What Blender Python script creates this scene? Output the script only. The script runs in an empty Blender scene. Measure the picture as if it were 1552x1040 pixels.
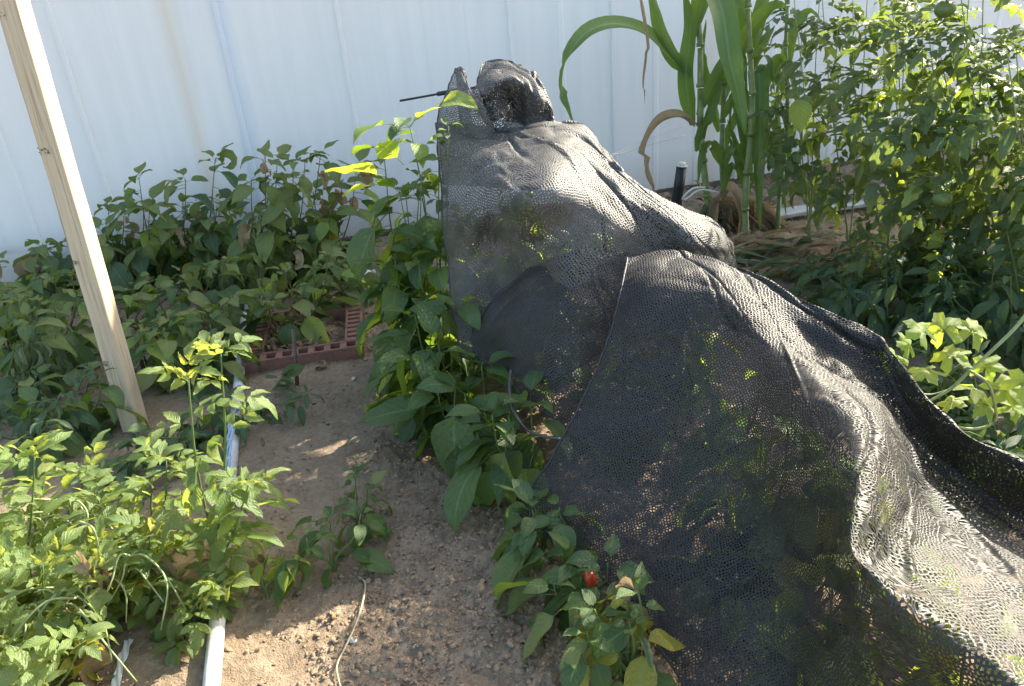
import bpy, bmesh, math, random
import numpy as np
from mathutils import Vector, Matrix, Quaternion
from mathutils.bvhtree import BVHTree
PI = math.pi
rad = math.radians
scn = bpy.context.scene
C = scn.collection

# ------------------------------------------------------------------ camera
FOC, W0, H0, CZ = 1150.0, 1552.0, 1040.0, 1.5
PITCH = rad(26.7)
RS, RC = 0.0913, 0.99582
FW = Vector((0, math.cos(PITCH), -math.sin(PITCH)))
UP0 = Vector((0, math.sin(PITCH), math.cos(PITCH)))
RT0 = Vector((1, 0, 0))
RT = RC*RT0 - RS*UP0
UP = RS*RT0 + RC*UP0
CAM = Vector((0, 0, CZ))
cd = bpy.data.cameras.new('camera')
cam = bpy.data.objects.new('camera', cd); C.objects.link(cam)
cd.sensor_width = 36; cd.lens = FOC/W0*36; cd.clip_start = 0.05; cd.clip_end = 500
cam.matrix_world = Matrix(((RT.x, UP.x, -FW.x, CAM.x), (RT.y, UP.y, -FW.y, CAM.y), (RT.z, UP.z, -FW.z, CAM.z), (0, 0, 0, 1)))
scn.camera = cam
scn.render.resolution_x, scn.render.resolution_y = 1024, 686

# ------------------------------------------------------------------ light
SUN_AZ, SUN_EL = rad(51), rad(31)
world = bpy.data.worlds.new('World'); scn.world = world; world.use_nodes = True
wn = world.node_tree.nodes; wl = world.node_tree.links
bg = wn['Background']
sky = wn.new('ShaderNodeTexSky'); sky.sky_type = 'NISHITA'; sky.sun_disc = False
sky.sun_elevation = SUN_EL; sky.sun_rotation = SUN_AZ
sky.dust_density = 2.5; sky.air_density = 1.0; sky.ozone_density = 1.0
wl.new(sky.outputs[0], bg.inputs['Color']); bg.inputs['Strength'].default_value = 0.15
sd = bpy.data.lights.new('sun', 'SUN'); sd.energy = 4.8; sd.angle = rad(0.6); sd.color = (1.0, 0.93, 0.82)
sun = bpy.data.objects.new('sun', sd); C.objects.link(sun)
sdir = Vector((math.sin(SUN_AZ)*math.cos(SUN_EL), math.cos(SUN_AZ)*math.cos(SUN_EL), math.sin(SUN_EL)))
sun.rotation_euler = sdir.to_track_quat('Z', 'Y').to_euler()
sun.location = (3, 6, 6)
vs = scn.view_settings
vs.view_transform = 'Standard'; vs.look = 'None'; vs.gamma = 1.0; vs.use_curve_mapping = False
vs.exposure = 1.85
vs.use_white_balance = True; vs.white_balance_temperature = 6950; vs.white_balance_tint = 6

# ------------------------------------------------------------------ helpers
def ray(px, py): return FW + RT*((px-W0/2)/FOC) - UP*((py-H0/2)/FOC)
def atz(px, py, z=0.0):
    r = ray(px, py); return CAM + r*((z-CZ)/r.z)
def aty(px, py, Y):
    r = ray(px, py); return CAM + r*(Y/r.y)

_p = np.random.RandomState(7).rand(256, 256, 4)
def vnoise(x, y, ch=0):
    xi = np.floor(x).astype(int); yi = np.floor(y).astype(int); fx = x-xi; fy = y-yi
    fx = fx*fx*(3-2*fx); fy = fy*fy*(3-2*fy)
    g = _p[:, :, ch]
    a = g[xi % 256, yi % 256]; b = g[(xi+1) % 256, yi % 256]; c = g[xi % 256, (yi+1) % 256]; d = g[(xi+1) % 256, (yi+1) % 256]
    return (a*(1-fx)+b*fx)*(1-fy)+(c*(1-fx)+d*fx)*fy-0.5
def fbm(x, y, o=4, ch=0):
    s = 0; a = 1.0
    for i in range(o):
        s = s+a*vnoise(x*2**i+17.3*i, y*2**i+9.1*i, ch); a *= 0.5
    return s

def mesh(name, V, F, mat=None, uv=None, smooth=True):
    me = bpy.data.meshes.new(name); me.from_pydata([tuple(v) for v in V], [], F)
    if uv is not None:
        ul = me.uv_layers.new(name='UVMap')
        li = np.empty(len(me.loops), dtype=np.int32); me.loops.foreach_get('vertex_index', li)
        ul.data.foreach_set('uv', np.asarray(uv, dtype=np.float32)[li].ravel())
    if mat:
        for m in (mat if isinstance(mat, (list, tuple)) else [mat]): me.materials.append(m)
    if smooth: me.polygons.foreach_set('use_smooth', [True]*len(me.polygons))
    me.update(); return me
def link(name, me, parent=None, loc=None):
    o = bpy.data.objects.new(name, me); C.objects.link(o)
    if parent: o.parent = parent
    if loc is not None: o.location = loc
    return o
def tag(o, label=None, cat=None, group=None, kind=None):
    if label: o['label'] = label
    if cat: o['category'] = cat
    if group: o['group'] = group
    if kind: o['kind'] = kind
    return o
def thing(name, label, cat, loc=(0, 0, 0), group=None):
    o = bpy.data.objects.new(name, None); C.objects.link(o); o.location = loc; o.empty_display_size = .05
    return tag(o, label, cat, group)

def catmull(P, n):
    """resample a polyline smoothly"""
    P = [Vector(p) for p in P]; out = []
    Q = [P[0]*2-P[1]]+P+[P[-1]*2-P[-2]]
    m = len(P)-1
    for k in range(n+1):
        t = k/n*m; i = min(int(t), m-1); u = t-i
        a, b, c, d = Q[i], Q[i+1], Q[i+2], Q[i+3]
        out.append(0.5*((2*b)+(c-a)*u+(2*a-5*b+4*c-d)*u*u+(3*b-a-3*c+d)*u**3))
    return out
class G:
    """geometry collector"""
    def __init__(s): s.V = []; s.F = []; s.UV = []; s.M = []
    def tube(s, P, r0, r1=None, n=6, mi=0, cap=True):
        P = [Vector(p) for p in P]; r1 = r0 if r1 is None else r1; b = len(s.V); m = len(P)
        ref = Vector((0.31, 0.17, 0.93))
        for i, p in enumerate(P):
            t = (P[min(i+1, m-1)]-P[max(i-1, 0)]); t = t.normalized() if t.length > 1e-9 else Vector((0, 0, 1))
            if abs(t.dot(ref)) > .95: ref = Vector((1, 0.1, 0))
            a = t.cross(ref).normalized(); c = t.cross(a)
            r = r0+(r1-r0)*i/max(1, m-1)
            for k in range(n):
                s.V.append(p+(a*math.cos(2*PI*k/n)+c*math.sin(2*PI*k/n))*r); s.UV.append((k/n, i/m))
        for i in range(m-1):
            for k in range(n):
                s.F.append((b+i*n+k, b+i*n+(k+1) % n, b+(i+1)*n+(k+1) % n, b+(i+1)*n+k)); s.M.append(mi)
        if cap:
            s.F.append(tuple(b+k for k in range(n))[::-1]); s.F.append(tuple(b+(m-1)*n+k for k in range(n))); s.M += [mi, mi]
    def box(s, c, sz, rot=None, mi=0):
        b = len(s.V); c = Vector(c)
        for x in (-1, 1):
            for y in (-1, 1):
                for z in (-1, 1):
                    v = Vector((x*sz[0]/2, y*sz[1]/2, z*sz[2]/2))
                    if rot: v = rot @ v
                    s.V.append(c+v); s.UV.append((0, 0))
        for f in ((0, 1, 3, 2), (4, 6, 7, 5), (0, 4, 5, 1), (2, 3, 7, 6), (0, 2, 6, 4), (1, 5, 7, 3)):
            s.F.append(tuple(b+i for i in f)); s.M.append(mi)
    def build(s, name, mats, parent=None, smooth=True, loc=None):
        me = mesh(name, s.V, s.F, mats, s.UV, smooth)
        if isinstance(mats, (list, tuple)) and len(mats) > 1: me.polygons.foreach_set('material_index', s.M)
        return link(name, me, parent, loc)
def bevel(o, w=.003, seg=2):
    m = o.modifiers.new('bevel', 'BEVEL'); m.width = w; m.segments = seg; m.limit_method = 'ANGLE'
    return o

# ------------------------------------------------------------------ materials
class NT:
    def __init__(s, name):
        s.m = bpy.data.materials.new(name); s.m.use_nodes = True; s.t = s.m.node_tree; s.n = s.t.nodes; s.l = s.t.links
        s.b = s.n['Principled BSDF']; s.out = s.n['Material Output']
    def N(s, k, **kw):
        x = s.n.new('ShaderNode'+k)
        for a, v in kw.items(): setattr(x, a, v)
        return x
    def L(s, a, b): s.l.new(a, b)
    def noise(s, scale, detail=4, rough=.55, vec=None, dist=0):
        n = s.N('TexNoise'); n.inputs['Scale'].default_value = scale; n.inputs['Detail'].default_value = detail
        n.inputs['Roughness'].default_value = rough; n.inputs['Distortion'].default_value = dist
        if vec is not None: s.L(vec, n.inputs['Vector'])
        return n.outputs['Fac']
    def ramp(s, fac, stops):
        r = s.N('ValToRGB'); e = r.color_ramp.elements
        e[0].position, e[0].color = stops[0][0], (*stops[0][1], 1)
        e[1].position, e[1].color = stops[-1][0], (*stops[-1][1], 1)
        for p, c in stops[1:-1]:
            x = e.new(p); x.color = (*c, 1)
        s.L(fac, r.inputs[0]); return r.outputs[0]
    def math(s, op, a, b=0.0, c=None, clamp=False):
        m = s.N('Math', operation=op); m.use_clamp = clamp
        for i, v in enumerate((a, b, c)):
            if v is None: continue
            if isinstance(v, (int, float)): m.inputs[i].default_value = v
            else: s.L(v, m.inputs[i])
        return m.outputs[0]
    def mix(s, f, a, b, blend='MIX'):
        m = s.N('Mix', data_type='RGBA', blend_type=blend)
        for i, v in ((0, f), (6, a), (7, b)):
            if isinstance(v, (int, float)): m.inputs[i].default_value = v
            elif isinstance(v, tuple): m.inputs[i].default_value = (*v, 1)
            else: s.L(v, m.inputs[i])
        return m.outputs[2]
    def bump(s, h, strength=.3, dist=.01):
        b = s.N('Bump'); b.inputs['Strength'].default_value = strength; b.inputs['Distance'].default_value = dist
        s.L(h, b.inputs['Height']); s.L(b.outputs[0], s.b.inputs['Normal']); return b.outputs[0]
    def obj(s): return s.N('TexCoord').outputs['Object']
    def uv(s): return s.N('UVMap').outputs[0]

def leaf_mat(name, c0, c1, trans, rough=.42, tw=.35, vein=(0.25, 0.35, 0.14), nv=7.0, brown=0.0, spec=.45, par=False):
    m = NT(name); inf = m.N('ObjectInfo')
    o = m.obj()
    add = m.N('VectorMath', operation='ADD'); m.L(o, add.inputs[0]); m.L(inf.outputs['Random'], add.inputs[1])
    n1 = m.noise(38, 3, vec=add.outputs[0])
    f = m.math('ADD', m.math('MULTIPLY', inf.outputs['Random'], .75), m.math('MULTIPLY', m.math('SUBTRACT', n1, .5), 1.1), clamp=True)
    col = m.mix(f, c0, c1)
    sp = m.N('SeparateXYZ'); m.L(m.uv(), sp.inputs[0])
    au = m.math('ABSOLUTE', m.math('MULTIPLY_ADD', sp.outputs[0], 2.0, -1.0))
    mid = m.math('LESS_THAN', au, .045)
    w = m.math('FRACT', m.math('MULTIPLY_ADD', sp.outputs[1], nv, m.math('MULTIPLY', au, -2.2)))
    tri = m.math('ABSOLUTE', m.math('SUBTRACT', w, .5))
    side = m.math('GREATER_THAN', tri, .455)
    side = m.math('MULTIPLY', side, m.math('LESS_THAN', au, .9))
    if par:
        mid = m.math('LESS_THAN', au, .10)
        side = m.math('GREATER_THAN', m.math('SINE', m.math('MULTIPLY', sp.outputs[0], 95.0)), .2); tri = m.math('MULTIPLY', side, .3)
    vv = m.math('MAXIMUM', mid, m.math('MULTIPLY', side, .55))
    col = m.mix(m.math('MULTIPLY', vv, .5), col, vein)
    if brown > 0:
        nb = m.noise(24, 5, vec=add.outputs[0])
        fb = m.math('MULTIPLY', m.math('GREATER_THAN', m.math('ADD', nb, m.math('MULTIPLY', au, .10)), 1-brown), .85)
        col = m.mix(fb, col, (.2, .12, .05))
    m.L(col, m.b.inputs['Base Color'])
    m.b.inputs['Roughness'].default_value = rough; m.b.inputs['Specular IOR Level'].default_value = spec
    h = m.math('ADD', m.math('MULTIPLY', tri, -.7), m.math('MULTIPLY', n1, 1.2))
    nr = m.bump(h, .55, .004)
    tr = m.N('BsdfTranslucent'); m.L(nr, tr.inputs['Normal'])
    tc = m.mix(m.math('MULTIPLY', f, .6), trans, (min(1,trans[0]*1.2), trans[1]*.95, trans[2]))
    tc = m.mix(m.math('MULTIPLY', vv, .35), tc, c0)
    m.L(tc, tr.inputs['Color'])
    ms = m.N('MixShader'); ms.inputs[0].default_value = tw
    m.L(m.b.outputs[0], ms.inputs[1]); m.L(tr.outputs[0], ms.inputs[2]); m.L(ms.outputs[0], m.out.inputs[0])
    return m.m
def plain(name, col, rough=.6, var=.25, scale=30, bs=.25, metal=0, spec=.5, col2=None, bd=.003):
    m = NT(name); o = m.obj(); n = m.noise(scale, 5, .6, o)
    c2 = col2 or tuple(c*(1-var) for c in col)
    m.L(m.ramp(n, [(.3, c2), (.7, col)]), m.b.inputs['Base Color'])
    m.b.inputs['Roughness'].default_value = rough; m.b.inputs['Metallic'].default_value = metal
    m.b.inputs['Specular IOR Level'].default_value = spec
    m.bump(n, bs, bd); return m.m

LM = dict(
    pepper=leaf_mat('leaf_pepper', (.04, .085, .03), (.085, .14, .045), (.30, .46, .04)),
    pepper_dull=leaf_mat('leaf_pepper_dull', (.12, .18, .06), (.24, .26, .095), (.22, .34, .05), rough=.6, brown=.34, spec=.3),
    pepper_light=leaf_mat('leaf_pepper_light', (.11, .19, .05), (.19, .27, .07), (.70, .86, .08), rough=.4, tw=.42),
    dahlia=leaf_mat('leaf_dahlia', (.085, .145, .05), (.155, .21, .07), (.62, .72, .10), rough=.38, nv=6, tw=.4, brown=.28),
    yellow=leaf_mat('leaf_yellowing', (.22, .25, .03), (.34, .30, .05), (.55, .52, .05), rough=.5, brown=.34),
    tomato=leaf_mat('leaf_tomato', (.06, .10, .05), (.12, .16, .07), (.30, .42, .07), rough=.5, nv=5),
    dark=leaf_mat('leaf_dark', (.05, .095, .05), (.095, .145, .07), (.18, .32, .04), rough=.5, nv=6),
    wilt=leaf_mat('leaf_wilted', (.10, .15, .09), (.17, .20, .12), (.2, .3, .1), rough=.65, brown=.33),
    dry=leaf_mat('leaf_dry', (.30, .21, .12), (.52, .42, .27), (.40, .28, .14), rough=.75, vein=(.42, .34, .2), spec=.2),
    corn=leaf_mat('leaf_corn', (.05, .12, .035), (.09, .175, .045), (.30, .48, .05), rough=.48, spec=.35, nv=0.0, par=True, brown=.27, vein=(.30, .38, .18)),
    melon=leaf_mat('leaf_melon', (.17, .26, .06), (.25, .33, .10), (.75, .95, .08), rough=.45, nv=6, tw=.5),
)
M_STEM = plain('stem_green', (.13, .2, .06), .5, .4, 60)
M_STEMD = plain('stem_brown', (.16, .13, .07), .7, .5, 60)
M_STEML = plain('stem_pale', (.30, .36, .16), .5, .3, 50)
M_CORNS = plain('corn_stalk', (.2, .26, .08), .45, .45, 22)
M_RED = plain('fruit_red', (.5, .05, .02), .25, .5, 15, .05)
M_ORANGE = plain('petal_orange', (.6, .12, .06), .5, .4, 30, .1)
M_TOM = plain('fruit_green', (.12, .17, .04), .35, .4, 10, .05, spec=.4)
M_WHITE = plain('white_plastic', (.78, .79, .80), .35, .12, 12, .05)
M_BLACK = plain('black_plastic', (.018, .019, .022), .4, .3, 20, .1)
M_THREAD = plain('thread_white', (.72, .72, .7), .6, .1, 60, .1)

# ------------------------------------------------------------------ leaf meshes
def leaf_geo(L, Wd, prof='ovate', a0=0.1, bend=.8, fold=.25, wave=.05, rows=7, pet=.04, twist=0.0, seed=0, serr=0.0, off=None, M=None, g=None, cols=5, pr=.0011):
    """one blade with its stalk along +Y, starting at the origin"""
    rnd = random.Random(seed); g = g or G(); M = M or Matrix.Identity(4)
    d = a0+.25
    p = Vector((0, 0, 0)); pts = [p.copy()]
    if pet > 0:
        for i in range(3):
            p = p+Vector((0, math.cos(d), math.sin(d)))*pet/3; d -= .12; pts.append(p.copy())
        g.tube([M @ q for q in pts], pr, pr*.8, 3, cap=False)
    b = len(g.V); ang = a0; ph = rnd.random()*6
    us = [-1, -.5, 0, .5, 1] if cols == 5 else [-1, 0, 1]
    for i in range(rows+1):
        t = i/rows
        if prof == 'ovate': w = math.sin(PI*min(1, t**.72))**.85*(1-.25*t) if 0 < t < 1 else 0
        elif prof == 'lance': w = math.sin(PI*t**.85)**.9*(1-.2*t)
        elif prof == 'round': w = math.sin(PI*t**.8)**.6
        else: w = math.sin(PI*t)
        w = max(w, .03)*Wd/2
        if serr and 0 < i < rows: w *= 1+(serr if i % 2 else -serr)
        fl = fold*(1-.3*t); tw = twist*t
        for u in us:
            z = abs(u)**1.3*w*fl+wave*Wd*math.sin(t*9+ph+(1.7 if u > 0 else 0))*abs(u)**2
            z -= .10*Wd*(abs(u) < .7)*(abs(u) > .2)*(-1 if (i % 2) else 0)*.25
            x = u*w*math.cos(fl*.5)
            x, z = x*math.cos(tw)-z*math.sin(tw), x*math.sin(tw)+z*math.cos(tw)
            v = p+Vector((x, -z*math.sin(ang), z*math.cos(ang)))
            # pull the side lobes back along the midrib a little for a pointed tip
            g.V.append(M @ v); g.UV.append(((u+1)/2, t))
        step = L/rows
        p = p+Vector((0, math.cos(ang), math.sin(ang)))*step
        ang -= bend/rows*(1+.3*math.sin(ph+i))
    n = len(us)
    for i in range(rows):
        for k in range(n-1):
            g.F.append((b+i*n+k, b+i*n+k+1, b+(i+1)*n+k+1, b+(i+1)*n+k)); g.M.append(0)
    return g
def compound(L, nl, lw, ll, bend=.6, seed=0, serr=.12, term=1.0, rows=6, cols=3, fold=.3):
    rnd = random.Random(seed); g = G(); pts = []; p = Vector((0, 0, 0)); a = .35
    for i in range(9):
        pts.append((p.copy(), a)); p = p+Vector((0, math.cos(a), math.sin(a)))*L/8; a -= bend/8
    g.tube([q for q, _ in pts], .0013, .0008, 3, cap=False)
    pairs = (nl-1)//2
    for j in range(pairs):
        t = .42+.5*j/max(1, pairs-1) if pairs > 1 else .6
        q, an = pts[min(8, int(t*8))]
        for s in (-1, 1):
            sc = (.7+.3*math.sin(PI*(j+1)/(pairs+1)))*rnd.uniform(.8, 1.15)
            M = Matrix.Translation(q) @ Matrix.Rotation(an, 4, 'X') @ Matrix.Rotation(-s*rnd.uniform(.8, 1.25), 4, 'Z') @ Matrix.Rotation(s*rnd.uniform(-.2, .5), 4, 'Y')
            leaf_geo(ll*sc, lw*sc, 'lance', rnd.uniform(-.1, .3), rnd.uniform(.3, 1.0), fold, .06, rows, .008, rnd.uniform(-.4, .4), rnd.random(), serr, M=M, g=g, cols=cols, pr=.0009)
    q, an = pts[-1]
    leaf_geo(ll*1.2*term, lw*1.25*term, 'ovate', 0, rnd.uniform(.4, .9), fold, .06, rows+1, .006, 0, seed, serr, M=Matrix.Translation(q) @ Matrix.Rotation(an, 4, 'X'), g=g, cols=cols, pr=.0009)
    return g
def melon_geo(R, seed=0):
    rnd = random.Random(seed); g = G()
    pts = [Vector((0, 0, 0)), Vector((0, .02, .02)), Vector((0, .045, .03))]; g.tube(pts, .0018, .0015, 4, cap=False)
    c = pts[-1]; b = len(g.V); n = 30
    g.V.append(c); g.UV.append((.5, 0.1))
    for ring in (.35, .7, 1.0):
        for k in range(n):
            th = 2*PI*k/n
            r = R*(.50+.46*abs(math.cos(2.5*(th-PI/2)))**1.3+.07*math.cos(15*th))
            if abs(th-1.5*PI) < .3: r *= .35
            r *= ring if ring < 1 else 1
            x, y = r*math.cos(th), r*math.sin(th)
            z = -.35*(r*r)/R+.09*R*math.sin(5*th+seed)*ring**2+.03*R*math.sin(11*th)*ring
            g.V.append(c+Vector((x, y+R*.25, z))); g.UV.append((.5+x/R/2.2, .5+y/R/2.2))
    for k in range(n): g.F.append((b, b+1+k, b+1+(k+1) % n)); g.M.append(0)
    for r in range(2):
        for k in range(n):
            a = b+1+r*n; g.F.append((a+k, a+n+k, a+n+(k+1) % n, a+(k+1) % n)); g.M.append(0)
    return g
_mc = {}
def LV(kind, mat):
    """list of leaf mesh variants (shared data)"""
    key = (kind, mat)
    if key in _mc: return _mc[key]
    out = []; m = LM[mat]
    for i in range(6):
        if kind == 'pepper': g = leaf_geo(1.0, .60, 'ovate', .1-.1*i, [.5, .8, 1.1, 1.5, .7, 1.8][i], [.2, .35, .12, .3, .5, .2][i], .06, 8, .35, [-.3, .2, .5, 0, -.6, .3][i], i, pr=.012)
        elif kind == 'lance': g = leaf_geo(1.0, .36, 'lance', .1-.1*i, [.4, .8, 1.1, 1.4, .6, 1.2][i], [.3, .5, .2, .4, .6, .3][i], .06, 7, .25, [-.3, .4, .6, 0, -.6, .3][i], i, pr=.010)
        elif kind == 'wilt': g = leaf_geo(1.0, .26, 'lance', -.2, 1.5+.2*i, 1.3, .14, 9, .4, [-1, 1, .6, 1.5, -1.4, .8][i], i, pr=.011)
        elif kind == 'crisp': g = leaf_geo(1.0, .45, 'ovate', .2, 2.2+.5*i, 1.0, .22, 9, .2, [-1.8, 1.6, 1.1, 2.5, -1.4, 2.1][i], i, pr=.010)
        elif kind == 'dahlia': g = compound(.55, 5, .215, .45, [.3, .6, .9, 1.1, .5, .7][i], i, .10, 1.1, 7, 5)
        elif kind == 'tomato': g = compound(.7, 7, .17, .32, [.5, .9, 1.2, 1.5, .7, 1.0][i], i, .2, 1.0, 5, 3, .45)
        if kind in ('dahlia', 'tomato'):
            pass
        out.append(mesh('leaf', g.V, g.F, m, g.UV))
    _mc[key] = out; return out

def put_leaf(me, parent, pos, az, pitch, size, roll=0.0):
    o = bpy.data.objects.new('leaf', me); C.objects.link(o); o.parent = parent
    Mx = Matrix.Rotation(az-PI/2, 4, 'Z') @ Matrix.Rotation(pitch, 4, 'X') @ Matrix.Rotation(roll, 4, 'Y')
    o.location = Vector(pos)-parent.location; o.rotation_euler = Mx.to_euler(); o.scale = (size, size, size)
    return o
LS = 1.4
def bush(name, label, cat, base, top, spread, nst, nlv, kinds, size, seed, group=None, tmin=.25, pitch=(-.5, .6), stem=None, bow=.35, sidebias=None, thin=1.0, topsmall=.55, cull=False, ragged=.72):
    """stems from one root; leaves spaced along them"""
    rnd = random.Random(seed); base = Vector(base); top = Vector(top)
    r = thing(name, label, cat, base, group)
    H = (top-base).length; g = G(); curves = []
    for s in range(nst):
        a = 2*PI*(s+rnd.uniform(-.3, .3))/nst; rr = spread*(rnd.uniform(.35, 1.0) if nst > 1 else 0)
        e = base+(top-base)*(rnd.uniform(ragged, 1.0) if s else 1.0)+Vector((math.cos(a)*rr, math.sin(a)*rr, -rr*rnd.uniform(0, .5)))
        if cull and (net_above(e) is None or net_above(base+(e-base)*.7) is None): e = base+(top-base)*.55
        mid = base*.5+e*.5+Vector((math.cos(a)*rr*bow+rnd.uniform(-.03, .03)*H, math.sin(a)*rr*bow+rnd.uniform(-.03, .03)*H, H*.08))
        P = catmull([base+Vector((rnd.uniform(-.01, .01), rnd.uniform(-.01, .01), -.02)), base*.75+mid*.25+Vector((rnd.uniform(-.01, .01), 0, .02)), mid, e], 12)
        curves.append((P, a, rr)); g.tube([p-base for p in P], .0055*thin, .0018*thin, 5)
    g.build('stem', stem or M_STEM, r)
    tot = sum(k[1] for k in kinds); ga = rnd.random()*6
    for i in range(nlv):
        P, a, rr = curves[i % nst]
        t = tmin+(1-tmin)*((i//nst+rnd.random())/max(1, math.ceil(nlv/nst))); t = min(t, 1.0)
        q = t*(len(P)-1); j = min(int(q), len(P)-2); pos = P[j].lerp(P[j+1], q-j)
        ga += 2.4
        az = ga+rnd.uniform(-.4, .4)
        if rr > 0 and rnd.random() < .6: az = a+rnd.uniform(-1.3, 1.3)
        if sidebias is not None and rnd.random() < .5: az = sidebias+rnd.uniform(-1.0, 1.0)
        k = rnd.random()*tot
        for kk in kinds:
            k -= kk[1]
            if k <= 0: break
        me = rnd.choice(kk[0])
        sz = LS*rnd.uniform(*size)*(1-(1-topsmall)*max(0, (t-.7)/.3))*(.8+.2*math.sin(PI*t))
        pt = pitch[0]+(pitch[1]-pitch[0])*(t**1.5)+rnd.uniform(-.3, .3)
        if cull:
            tip = pos+Vector((math.cos(az)*math.cos(pt), math.sin(az)*math.cos(pt), math.sin(pt)))*sz*1.15
            za, zb = net_above(pos), net_above(tip)
            if za is None or zb is None: continue
        put_leaf(me, r, pos, az, pt, sz*(kk[2] if len(kk) > 2 else 1), rnd.uniform(-.5, .5))
    for (P, a, rr) in ([] if cull else curves):                      # young leaves round each tip
        tg = (P[-1]-P[-3]).normalized()
        for k in range(4):
            me = rnd.choice(kinds[0][0]); ga += 1.9
            put_leaf(me, r, P[-1]-tg*rnd.uniform(0, .03), ga, rnd.uniform(.1, .9) if pitch[1] > 0 else rnd.uniform(-.6, .2), LS*size[0]*rnd.uniform(.45, .85)*topsmall/.55*.8, rnd.uniform(-.4, .4))
    return r
def local_leaf(parent, pos, tip, me, roll=0.0, size=None):
    """a leaf whose blade runs from pos towards tip (world points)"""
    d = Vector(tip)-Vector(pos); L = size or d.length/1.05
    az = math.atan2(d.y, d.x); pt = math.atan2(d.z, math.hypot(d.x, d.y))
    o = put_leaf(me, parent, pos, az, pt, L, roll); o.scale.x *= 1.2; return o

# ================================================================== THE SETTING
# ---- soil
def gh(x, y):
    """height of the soil"""
    h = .018*fbm(x*3.1+5, y*3.1, 3, 0)
    crumb = np.clip((x+.62)/.25, 0, 1)*.8+.35
    h = h+.022*crumb*fbm(x*16, y*16, 4, 1)+.022*crumb*np.abs(fbm(x*46, y*46, 3, 2))
    h = h+.05*np.exp(-((x+.98)/.22)**2)*(y < 3.3)*.6                   # planted ridge on the left
    h = h+.05*np.exp(-((x-.22)/.25)**2)                                 # ridge under the pepper row
    return h
def soil_z(x, y): return float(gh(np.array([x]), np.array([y]))[0])
xs = np.concatenate([-np.geomspace(60, 2.2, 26), np.linspace(-2.1, -1.5, 40)[:-1], np.linspace(-1.5, .75, 300), np.linspace(.77, 2.6, 70), np.geomspace(2.8, 60, 24)])
ys = np.concatenate([-np.geomspace(60, .3, 20), np.linspace(.1, .95, 30)[:-1], np.linspace(.95, 3.4, 320), np.linspace(3.42, 5.6, 80), np.geomspace(5.8, 120, 24)])
X, Y = np.meshgrid(xs, ys); Z = gh(X, Y)
nx, ny = len(xs), len(ys)
Vg = np.stack([X.ravel(), Y.ravel(), Z.ravel()], 1)
idx = np.arange(nx*ny).reshape(ny, nx)
Fg = np.stack([idx[:-1, :-1].ravel(), idx[:-1, 1:].ravel(), idx[1:, 1:].ravel(), idx[1:, :-1].ravel()], 1)
m = NT('soil'); o = m.obj()
n1 = m.noise(3.2, 6, .62, o); n2 = m.noise(55, 6, .68, o); n3 = m.noise(210, 4, .6, o); n4 = m.noise(13, 5, .6, o)
col = m.ramp(m.math('ADD', m.math('MULTIPLY', n2, .55), m.math('MULTIPLY', n4, .45)), [(.30, (.10, .070, .046)), (.45, (.225, .166, .113)), (.6, (.315, .24, .17)), (.78, (.43, .34, .25))])
col = m.mix(m.math('MULTIPLY', m.ramp(n1, [(.42, (0, 0, 0)), (.62, (1, 1, 1))]), .35), col, (.40, .30, .205))
m.L(col, m.b.inputs['Base Color']); m.b.inputs['Roughness'].default_value = .95; m.b.inputs['Specular IOR Level'].default_value = .15
m.bump(m.math('ADD', n2, m.math('MULTIPLY', n3, .5)), .9, .012)
M_SOIL = m.m
g = link('ground', mesh('ground', Vg, Fg.tolist(), M_SOIL)); tag(g, kind='structure', label='brown crumbly garden soil')

def clod_geo(G_, p, r, rnd, n=5):
    """a lumpy crumb of earth, 5 sided and three rings"""
    b = len(G_.V); sx, sy, sz = rnd.uniform(.6, 1.4), rnd.uniform(.6, 1.4), rnd.uniform(.4, .9)
    G_.V.append(Vector((p[0], p[1], p[2]+r*sz))); G_.UV.append((0, 0))
    for zz, rr in ((.45, .85), (-.35, 1.0)):
        a0 = rnd.random()*6
        for k in range(n):
            a = a0+2*PI*k/n; q = rr*r*rnd.uniform(.55, 1.3)
            G_.V.append(Vector((p[0]+math.cos(a)*q*sx, p[1]+math.sin(a)*q*sy, p[2]+r*sz*zz*rnd.uniform(.7, 1.3)))); G_.UV.append((0, 0))
    for k in range(n):
        G_.F.append((b, b+1+k, b+1+(k+1) % n)); G_.F.append((b+1+k, b+1+n+k, b+1+n+(k+1) % n, b+1+(k+1) % n)); G_.M += [0, 0]
rnd = random.Random(3); g = G(); cnt = 0
while cnt < 27000:
    x = rnd.uniform(-1.25, .55); y = .9+rnd.random()**1.3*2.4
    dens = .25+.9*min(1, max(0, (x+.75)/.45))
    if y > 2.3: dens *= .6
    if rnd.random() > dens: continue
    v = vnoise(np.array([x*6.]), np.array([y*6.]), 3)[0]
    if v < -.12 and rnd.random() < .75: continue
    r = .0017+.0085*rnd.random()**4.2
    clod_geo(g, (x, y, soil_z(x, y)+r*.05), r, rnd); cnt += 1
for k in range(2600):
    x = rnd.uniform(-2.2, 2.4); y = rnd.uniform(2.9, 4.6); r = .004+.012*rnd.random()**3
    clod_geo(g, (x, y, soil_z(x, y)+r*.2), r, rnd)
M_CLOD = plain('clod', (.34, .255, .175), .95, .45, 90, .9, spec=.15, bd=.004, col2=(.17, .115, .075))
tag(g.build('soil_crumbs', M_CLOD, smooth=True), label='loose crumbs of dry brown soil on the path', kind='stuff')
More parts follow.
